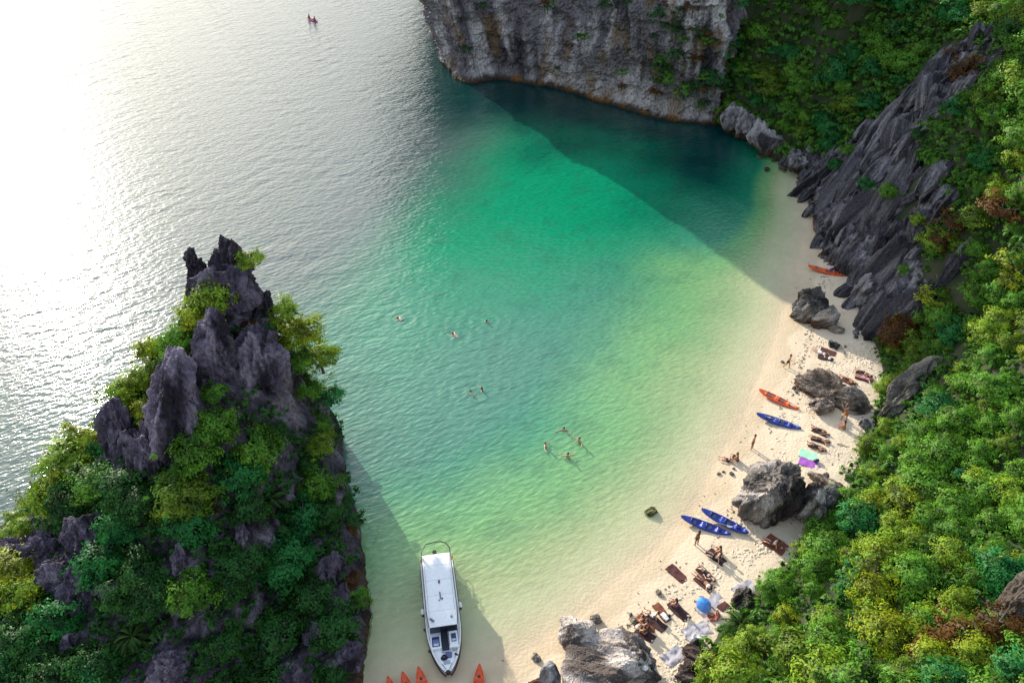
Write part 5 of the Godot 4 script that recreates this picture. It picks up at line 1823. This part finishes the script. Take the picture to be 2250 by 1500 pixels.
func pose(called: String) -> Dictionary:
	# meshes of one posture: skin, trunks, top, hair; facing +x, or head towards +x when lying
	if meshes.has("pose_" + called):
		return meshes["pose_" + called]
	var hip := Vector3(0, 0.93, 0)
	var up := Vector3.UP
	var front := Vector3.RIGHT
	var look := Vector3.UP
	var face := Vector3.ZERO
	var au := [Vector3(0.05, -1, -0.18), Vector3(0.0, -1, 0.2)]
	var af := [Vector3(0.25, -1, -0.02), Vector3(0.3, -1, 0.0)]
	var lu := [Vector3(0.06, -1, -0.06), Vector3(-0.03, -1, 0.07)]
	var ll := [Vector3(-0.06, -1, -0.02), Vector3(-0.08, -1, 0.02)]
	var toe := Vector3(0.95, -0.25, 0)
	match called:
		"walk":
			up = Vector3(0.16, 1, 0)
			au = [Vector3(-0.45, -0.85, -0.2), Vector3(0.6, -0.3, 0.5)]
			af = [Vector3(0.1, -1, -0.1), Vector3(0.8, 0.5, 0.2)]
			lu = [Vector3(0.42, -0.9, -0.05), Vector3(-0.3, -0.95, 0.06)]
			ll = [Vector3(0.05, -1, 0), Vector3(-0.55, -0.83, 0)]
			hip.y = 0.88
		"reach":
			up = Vector3(0.35, 0.92, 0)
			au = [Vector3(0.7, 0.5, -0.3), Vector3(0.85, 0.1, 0.35)]
			af = [Vector3(0.6, 0.8, 0), Vector3(0.9, 0.5, -0.1)]
			lu = [Vector3(0.6, -0.78, -0.1), Vector3(-0.1, -1, 0.1)]
			ll = [Vector3(-0.15, -1, 0), Vector3(-0.25, -0.97, 0)]
			hip.y = 0.88
		"sit":
			hip = Vector3(0, 0.12, 0)
			up = Vector3(-0.4, 0.92, 0)
			au = [Vector3(-0.45, -0.85, -0.25), Vector3(-0.45, -0.85, 0.25)]
			af = [Vector3(-0.15, -0.95, -0.05), Vector3(-0.15, -0.95, 0.05)]
			lu = [Vector3(0.93, 0.32, -0.12), Vector3(0.95, 0.22, 0.16)]
			ll = [Vector3(0.92, -0.42, 0), Vector3(0.94, -0.3, 0.05)]
			toe = Vector3(0.45, 0.85, 0)
		"hug":
			hip = Vector3(0, 0.12, 0)
			up = Vector3(0.22, 0.95, 0)
			au = [Vector3(0.65, -0.7, -0.2), Vector3(0.65, -0.7, 0.2)]
			af = [Vector3(0.85, 0.1, 0.35), Vector3(0.85, 0.1, -0.35)]
			lu = [Vector3(0.72, 0.68, -0.12), Vector3(0.72, 0.68, 0.12)]
			ll = [Vector3(0.3, -0.95, 0), Vector3(0.3, -0.95, 0)]
		"lie":
			hip = Vector3(0, 0.12, 0)
			up = Vector3(1, 0.02, 0)
			front = Vector3.UP
			look = Vector3(1, 0.12, 0)
			au = [Vector3(-0.9, -0.02, -0.45), Vector3(-0.75, 0, 0.6)]
			af = [Vector3(-0.95, -0.05, 0.1), Vector3(-0.9, 0.0, -0.35)]
			lu = [Vector3(-1, 0.02, -0.12), Vector3(-0.86, 0.5, 0.12)]
			ll = [Vector3(-1, -0.05, -0.02), Vector3(-0.8, -0.6, 0.02)]
			toe = Vector3(-0.3, 0.9, 0)
		"prone":
			hip = Vector3(0, 0.12, 0)
			up = Vector3(1, 0.0, 0)
			front = Vector3.DOWN
			look = Vector3(1, 0.05, 0.0)
			au = [Vector3(0.55, -0.12, -0.8), Vector3(0.55, -0.12, 0.8)]
			af = [Vector3(0.65, -0.05, 0.75), Vector3(0.65, -0.05, -0.75)]
			lu = [Vector3(-1, -0.02, -0.08), Vector3(-1, -0.02, 0.1)]
			ll = [Vector3(-1, -0.04, 0), Vector3(-1, 0.0, 0.03)]
			toe = Vector3(-0.9, -0.2, 0)
		"swim":
			hip = Vector3(0, -0.10, 0)
			up = Vector3(0.98, 0.16, 0)
			front = Vector3.DOWN
			look = Vector3(0.75, 0.66, 0)
			face = Vector3(0.9, -0.3, 0)
			au = [Vector3(0.75, -0.1, -0.65), Vector3(0.75, -0.1, 0.65)]
			af = [Vector3(0.9, 0.05, 0.1), Vector3(0.9, 0.05, -0.1)]
			lu = [Vector3(-0.9, -0.2, -0.35), Vector3(-0.9, -0.2, 0.35)]
			ll = [Vector3(-0.9, -0.1, -0.3), Vector3(-0.9, -0.1, 0.3)]
			toe = Vector3(-0.8, -0.4, 0)
		"tread":
			hip = Vector3(0, -0.52, 0)
			up = Vector3(0.1, 1, 0)
			au = [Vector3(0.35, -0.25, -0.9), Vector3(0.2, -0.2, 0.95)]
			af = [Vector3(0.75, 0.15, -0.5), Vector3(0.6, 0.15, 0.7)]
			lu = [Vector3(0.35, -0.9, -0.2), Vector3(0.1, -0.95, 0.25)]
			ll = [Vector3(-0.3, -0.95, 0), Vector3(-0.5, -0.85, 0)]
			toe = Vector3(0.3, -0.9, 0)
	up = up.normalized()
	front = (front - up * front.dot(up)).normalized()
	var side := front.cross(up) * -1.0
	if called in ["lie", "prone", "swim"]:
		side = Vector3(0, 0, -1)
	var sho := hip + up * 0.50
	var nck := hip + up * 0.575
	var lk := look.normalized() if look != Vector3.UP else (up + Vector3(0, 0.35, 0)).normalized()
	var hd := nck + lk * 0.155
	var bones: Array = []
	var trunk: Array = []
	for s in 2:
		var g := -1.0 if s == 0 else 1.0
		var sd := Vector3(0, 0, g)
		bones.append([hip + sd * 0.075 + up * 0.02, hip + sd * 0.065 + up * 0.20, 0.098, 0.085])
		bones.append([hip + sd * 0.065 + up * 0.20, hip + sd * 0.082 + up * 0.40, 0.085, 0.098])
		bones.append([hip + sd * 0.07 + up * 0.42, sho + sd * 0.165, 0.085, 0.056])
		trunk.append([hip + sd * 0.075 + up * 0.10, hip + sd * 0.075 - up * 0.02, 0.103, 0.110])
		var arm := limb(sho + sd * 0.175, au[s], 0.285, af[s], 0.25)
		bones.append([arm[0], arm[1], 0.052, 0.040])
		bones.append([arm[1], arm[2], 0.040, 0.027])
		var leg := limb(hip + sd * 0.09 - up * 0.03, lu[s], 0.42, ll[s], 0.42)
		bones.append([leg[0], leg[1], 0.090, 0.056])
		bones.append([leg[1], leg[1].lerp(leg[2], 0.35), 0.056, 0.058])
		bones.append([leg[1].lerp(leg[2], 0.35), leg[2], 0.058, 0.036])
		bones.append([leg[2], leg[2] + toe.normalized() * 0.15, 0.040, 0.030])
		trunk.append([leg[0], leg[0].lerp(leg[1], 0.42), 0.100, 0.090])
	bones.append([sho + up * 0.02, hd - lk * 0.06, 0.062, 0.052])
	var skin := field_mesh(bones, 0.024, 0.04)
	var fx := face if face != Vector3.ZERO else front
	fx = (fx - lk * fx.dot(lk)).normalized()
	var hb := Basis(fx, lk, fx.cross(lk))
	add_part(skin, head_part(), Transform3D(hb, hd))
	for s in 2:
		var sd := Vector3(0, 0, -1.0 if s == 0 else 1.0)
		var arm := limb(sho + sd * 0.175, au[s], 0.285, af[s], 0.25)
		var x: Vector3 = (arm[2] - arm[1]).normalized()
		var y := (Vector3.UP - x * x.y).normalized() if absf(x.y) < 0.9 else (sd - x * x.dot(sd)).normalized()
		var bz := x.cross(y)
		add_part(skin, hand_part(), Transform3D(Basis(x, y, bz * (1.0 if s == 0 else -1.0)), arm[2] + x * 0.02), s == 1)
	var col := PackedColorArray()
	var eyes := [Transform3D(hb, hd) * Vector3(0.092, 0.012, 0.032), Transform3D(hb, hd) * Vector3(0.092, 0.012, -0.032)]
	var lips := Transform3D(hb, hd) * Vector3(0.095, -0.058, 0)
	for p in skin[0]:
		var k := Color.WHITE
		if p.distance_to(eyes[0]) < 0.015 or p.distance_to(eyes[1]) < 0.015:
			k = Color(0.08, 0.07, 0.07)
		elif p.distance_to(lips) < 0.02:
			k = Color(0.85, 0.45, 0.42)
		col.append(k)
	var out := {}
	out.skin = finish(skin[0], col, skin[1])
	var t := field_mesh(trunk, 0.024, 0.03)
	out.trunks = finish(t[0], PackedColorArray(), t[1])
	var chest: Array = []
	for g in [-1.0, 1.0]:
		var sd := Vector3(0, 0, g)
		chest.append([hip + sd * 0.07 + up * 0.34, hip + sd * 0.085 + up * 0.41, 0.102, 0.107])
	t = field_mesh(chest, 0.022, 0.03)
	out.top = finish(t[0], PackedColorArray(), t[1])
	var tf := Transform3D(hb, hd)
	var hair: Array = [[tf * Vector3(-0.032, 0.038, 0), tf * Vector3(-0.022, 0.042, 0), 0.103, 0.100], [tf * Vector3(-0.06, 0.0, 0.0), tf * Vector3(-0.075, -0.06, 0.0), 0.075, 0.055]]
	t = field_mesh(hair, 0.016, 0.02)
	out.hair = finish(t[0], PackedColorArray(), t[1])
	hair.append([tf * Vector3(-0.08, -0.05, 0.0), tf * Vector3(-0.10, -0.20, 0.0), 0.07, 0.045])
	t = field_mesh(hair, 0.016, 0.02)
	out.long_hair = finish(t[0], PackedColorArray(), t[1])
	out.crown = tf
	meshes["pose_" + called] = out
	return out


func person(how: String, at: Vector3, yaw: float, label: String, skin_tone := 0, suit := "black", long := false, top := "") -> Node3D:
	var t := thing("person", label, "person", at, yaw)
	var p := pose(how)
	var tones := [Color(0.50, 0.28, 0.19), Color(0.40, 0.20, 0.12), Color(0.60, 0.37, 0.27), Color(0.27, 0.12, 0.07)]
	var s: Color = tones[skin_tone]
	var sm := mat("skin_%d" % skin_tone, s.r, s.g, s.b, 0.5)
	sm.vertex_color_use_as_albedo = true
	obj("body", p.skin, sm, t)
	var dyes := {"black": Color(0.015, 0.015, 0.018), "navy": Color(0.02, 0.03, 0.09), "red": Color(0.35, 0.03, 0.025), "white": Color(0.75, 0.74, 0.72), "brown": Color(0.10, 0.04, 0.025), "purple": Color(0.10, 0.04, 0.13), "blue": Color(0.04, 0.12, 0.4), "pink": Color(0.6, 0.22, 0.28), "orange": Color(0.4, 0.14, 0.03)}
	var d: Color = dyes[suit]
	obj("swim_trunks", p.trunks, mat("dye_" + suit, d.r, d.g, d.b, 0.8), t)
	if top:
		d = dyes[top]
		obj("swim_top", p.top, mat("dye_" + top, d.r, d.g, d.b, 0.8), t)
	var hm := mat("hair_dark", 0.018, 0.013, 0.011, 0.5) if skin_tone != 2 else mat("hair_brown", 0.07, 0.04, 0.022, 0.5)
	obj("hair", p.long_hair if long else p.hair, hm, t)
	return t


func people() -> void:
	# in the water
	person("swim", Vector3(-11.56, 0.02, -67.18), 2.6, "fair-skinned swimmer farthest out, arms stretched ahead", 2, "black")
	person("swim", Vector3(-5.64, 0.02, -64.46), 2.5, "pink-backed swimmer in the middle of the far three", 2, "pink", true)
	person("tread", Vector3(-2.69, 0.02, -66.86), 1.2, "dark-haired swimmer treading water, closest to the emerald deep of the far three", 1, "black")
	person("tread", Vector3(-3.97, 0.03, -55.83), 0.4, "swimmer of the close pair, the one seaward, ripples round the shoulders", 2, "navy")
	person("tread", Vector3(-2.86, 0.03, -56.28), 3.3, "swimmer of the close pair, the one shoreward, arm lifted to the other", 0, "black", true, "black")
	person("tread", Vector3(4.67, 0.06, -50.95), -1.6, "swimmer with both arms spread wide, uppermost of the group of four", 1, "navy")
	person("tread", Vector3(5.98, 0.30, -49.41), -2.4, "bather standing shoreward in the group of four, chest out of the water", 0, "black")
	person("tread", Vector3(2.88, 0.22, -48.88), -0.3, "bather seaward in the group of four, turned to the others", 2, "red")
	person("tread", Vector3(4.84, 0.28, -47.53), 1.7, "bather lowest in the group of four, back towards the beach", 0, "black")
	# on the sand
	person("walk", Vector3(26.88, 0.29, -59.17), -0.6, "person striding on the wet sand with one arm raised", 1, "black")
	person("stand", Vector3(20.90, 0.30, -48.31), 2.6, "dark-haired person standing with a long shadow, seaward of the mats", 1, "brown")
	person("sit", Vector3(18.64, 0.11, -47.04), 2.8, "person sitting on wet sand leaning back, legs towards the water", 0, "black", true, "black")
	person("hug", Vector3(19.40, 0.21, -47.00), 2.7, "person in brown sitting with knees up beside the one leaning back", 1, "brown", false, "brown")
	person("reach", Vector3(29.73, 0.88, -51.16), 1.9, "person in orange climbing at the brown slab", 1, "orange", false, "orange")
	person("hug", Vector3(29.44, 0.89, -50.17), 2.6, "person in reddish brown squatting below the climber", 1, "orange", true, "orange")
	person("stand", Vector3(14.22, 0.33, -38.14), 2.2, "person in dark brown standing above the long leg shadows", 3, "brown", true, "brown")
	person("sit", Vector3(15.37, 0.54, -36.68) + Vector3(0, 0.05, 0), 2.5, "pale person sitting on the mat where the leg shadows end", 2, "black", false)
	person("hug", Vector3(15.86, 0.55, -37.09), 2.6, "dark-clad person crouching behind the pale sitter", 1, "black", false, "black")
	person("sit", Vector3(19.91, 0.79, -37.71) + Vector3(0, 0.07, 0), 2.5, "person sitting on the wide rust-coloured mat, knees bent", 0, "brown", true, "white")
	for q in sunbathers():
		person(q[0], q[1] + Vector3(0, 0.07, 0), q[2], q[3], q[4], q[5], q[6], q[7])
	person("hug", Vector3(9.24, 0.50, -31.22) + Vector3(0, 0.06, 0), 2.4, "person in maroon sitting on the rust-brown mat, hair tied back", 1, "brown", false, "brown")
	person("hug", Vector3(9.51, 0.55, -30.92) + Vector3(0, 0.06, 0), 2.6, "second person in maroon on the rust-brown mat, arms round knees", 0, "brown", true, "red")
	person("hug", Vector3(9.24, 0.57, -30.34) + Vector3(0, 0.06, 0), 2.2, "dark-clad person sitting lowest in the crowded group", 1, "black", false, "black")
	person("sit", Vector3(10.02, 0.51, -31.83), 2.5, "person in white sitting seaward of the dark empty mat", 0, "white", false, "white")
	person("hug", Vector3(11.77, 0.58, -32.50) + Vector3(0, 0.06, 0), 2.5, "purple-clad person bent over the seaward end of the dark mat", 1, "purple", true, "purple")
	var hat := person("stand", Vector3(8.60, 0.75, -26.96), 0.8, "person in a white sun hat standing by the dark flank of the great pale rock", 0, "white", false, "white")
	var sh := Shape.new()
	sh.tube([Vector3(0, 0.03, 0), Vector3(0, 0.05, 0), Vector3(0, 0.055, 0), Vector3(0, 0.13, 0), Vector3(0, 0.165, 0)], [0.20, 0.19, 0.125, 0.11, 0.06], 18)
	var h := obj("sun_hat", sh.done(), mat("hat_white", 0.8, 0.76, 0.7, 0.9), hat)
	h.transform = pose("stand").crown
	person("hug", Vector3(-41.85, 0.14, -170.12), 2.5, "person at the front of the small pink boat", 1, "red", false, "red")
	person("hug", Vector3(-40.43, 0.14, -168.61), 2.5, "person at the back of the small pink boat", 1, "purple", true, "purple")


func sunbathers() -> Array:
	return [
		["prone", Vector3(30.62, 0.58, -60.95), -0.72, "sunbather with light top, legs bare towards the sea, on the mat closest to the shade", 0, "white", true, "white"],
		["lie", Vector3(33.57, 0.90, -57.52), -0.79, "sunbather with outstretched legs on the dark mat at the bushes' edge", 0, "black", false, "black"],
		["prone", Vector3(33.44, 0.91, -56.75), -0.61, "pink-skinned sunbather face down on the brown mat at the bushes' edge", 2, "pink", true, "pink"],
		["lie", Vector3(31.83, 0.83, -56.61), -0.78, "sunbather on the rust-brown mat above the long ridged rock", 1, "brown", false, ""],
		["lie", Vector3(27.21, 0.77, -49.90), -0.72, "sunbather highest of the three above the mint towel, one knee raised", 1, "black", true, "black"],
		["prone", Vector3(26.86, 0.78, -48.82), -0.56, "sunbather in the middle of the three above the mint towel", 1, "brown", false, ""],
		["lie", Vector3(26.30, 0.78, -47.93), -0.61, "sunbather lowest of the three, beside the mint towel", 1, "black", false, ""],
		["lie", Vector3(14.40, 0.56, -35.27), -0.93, "pale sunbather on the upper of two dark mats side by side", 2, "black", true, "black"],
		["prone", Vector3(14.03, 0.58, -34.63), -0.89, "tanned sunbather on the lower of two mats side by side", 1, "brown", false, ""],
		["lie", Vector3(13.74, 0.71, -32.38), 2.52, "person lying in the blue umbrella's shade, dark leggings towards the bushes", 0, "black", false, "white"],
	]

class Shape:
	# collects tubes, boxes and lofts, hard edges kept by separate vertices
	var v := PackedVector3Array()
	var n := PackedVector3Array()
	var c := PackedColorArray()
	var ix := PackedInt32Array()

	func quad(a: Vector3, b: Vector3, d: Vector3, e: Vector3) -> void:
		# corners clockwise seen from outside
		var at := v.size()
		var nn := (d - a).cross(b - a).normalized()
		v.append_array([a, b, d, e])
		n.append_array([nn, nn, nn, nn])
		ix.append_array([at, at + 1, at + 2, at, at + 2, at + 3])

	func box(mid: Vector3, size: Vector3, basis := Basis(), bevel := 0.0) -> void:
		# a box whose twelve edges are chamfered when bevel > 0
		var h := size * 0.5
		var b := minf(bevel, minf(h.x, minf(h.y, h.z)) * 0.9)
		for axis in 3:
			var i := (axis + 1) % 3
			var j := (axis + 2) % 3
			for s in [-1.0, 1.0]:
				var p: Array = []
				for q in [[-1, -1], [1, -1], [1, 1], [-1, 1]]:
					var w := Vector3()
					w[axis] = s * h[axis]
					w[i] = q[0] * (h[i] - b)
					w[j] = q[1] * (h[j] - b)
					p.append(mid + basis * w)
				if s > 0:
					quad(p[0], p[3], p[2], p[1])
				else:
					quad(p[0], p[1], p[2], p[3])
			if b > 0.0:
				for si in [-1.0, 1.0]:
					for sj in [-1.0, 1.0]:
						var p: Array = []
						for q in [[-1, 0], [1, 0], [1, 1], [-1, 1]]:
							var w := Vector3()
							w[axis] = q[0] * (h[axis] - b)
							w[i] = si * (h[i] if q[1] == 0 else h[i] - b)
							w[j] = sj * (h[j] - b if q[1] == 0 else h[j])
							p.append(mid + basis * w)
						if si * sj > 0:
							quad(p[0], p[3], p[2], p[1])
						else:
							quad(p[0], p[1], p[2], p[3])

	func rows(rings: Array, closed := true, ends := true) -> void:
		# skin over rings of equal length
		var m: int = rings[0].size()
		var at := v.size()
		for g in rings:
			for p in g:
				v.append(p)
				n.append(Vector3.ZERO)
		var last := m if closed else m - 1
		for k in rings.size() - 1:
			for i in last:
				var a := at + k * m + i
				var b := at + k * m + (i + 1) % m
				ix.append_array([a, b, a + m, b, b + m, a + m])
		if ends and closed:
			for e in [0, rings.size() - 1]:
				var mid := Vector3.ZERO
				for p in rings[e]:
					mid += p
				mid /= m
				var o := v.size()
				v.append(mid)
				n.append(Vector3.ZERO)
				for p in rings[e]:
					v.append(p)
					n.append(Vector3.ZERO)
				for i in m:
					if e == 0:
						ix.append_array([o, o + 1 + (i + 1) % m, o + 1 + i])
					else:
						ix.append_array([o, o + 1 + i, o + 1 + (i + 1) % m])

	func tube(path: Array, radius: Array, sides := 8) -> void:
		var rings: Array = []
		var up := Vector3.UP
		for k in path.size():
			var d: Vector3 = (path[mini(k + 1, path.size() - 1)] - path[maxi(k - 1, 0)]).normalized()
			if absf(d.dot(up)) > 0.95:
				up = Vector3.RIGHT
			var s := d.cross(up).normalized()
			up = s.cross(d)
			var g: Array = []
			for i in sides:
				var a := -TAU * i / sides
				g.append(path[k] + (s * cos(a) + up * sin(a)) * radius[k])
			rings.append(g)
		rows(rings)

	func done() -> ArrayMesh:
		var sum := PackedVector3Array()
		sum.resize(v.size())
		for k in range(0, ix.size(), 3):
			var p := v[ix[k]]
			var f := (v[ix[k + 2]] - p).cross(v[ix[k + 1]] - p)
			sum[ix[k]] += f
			sum[ix[k + 1]] += f
			sum[ix[k + 2]] += f
		for k in v.size():
			if n[k] == Vector3.ZERO:
				n[k] = sum[k].normalized() if sum[k].length_squared() > 1e-16 else Vector3.UP
		var a := []
		a.resize(Mesh.ARRAY_MAX)
		a[Mesh.ARRAY_VERTEX] = v
		a[Mesh.ARRAY_NORMAL] = n
		if c.size() == v.size():
			a[Mesh.ARRAY_COLOR] = c
		a[Mesh.ARRAY_INDEX] = ix
		var m := ArrayMesh.new()
		m.add_surface_from_arrays(Mesh.PRIMITIVE_TRIANGLES, a)
		return m
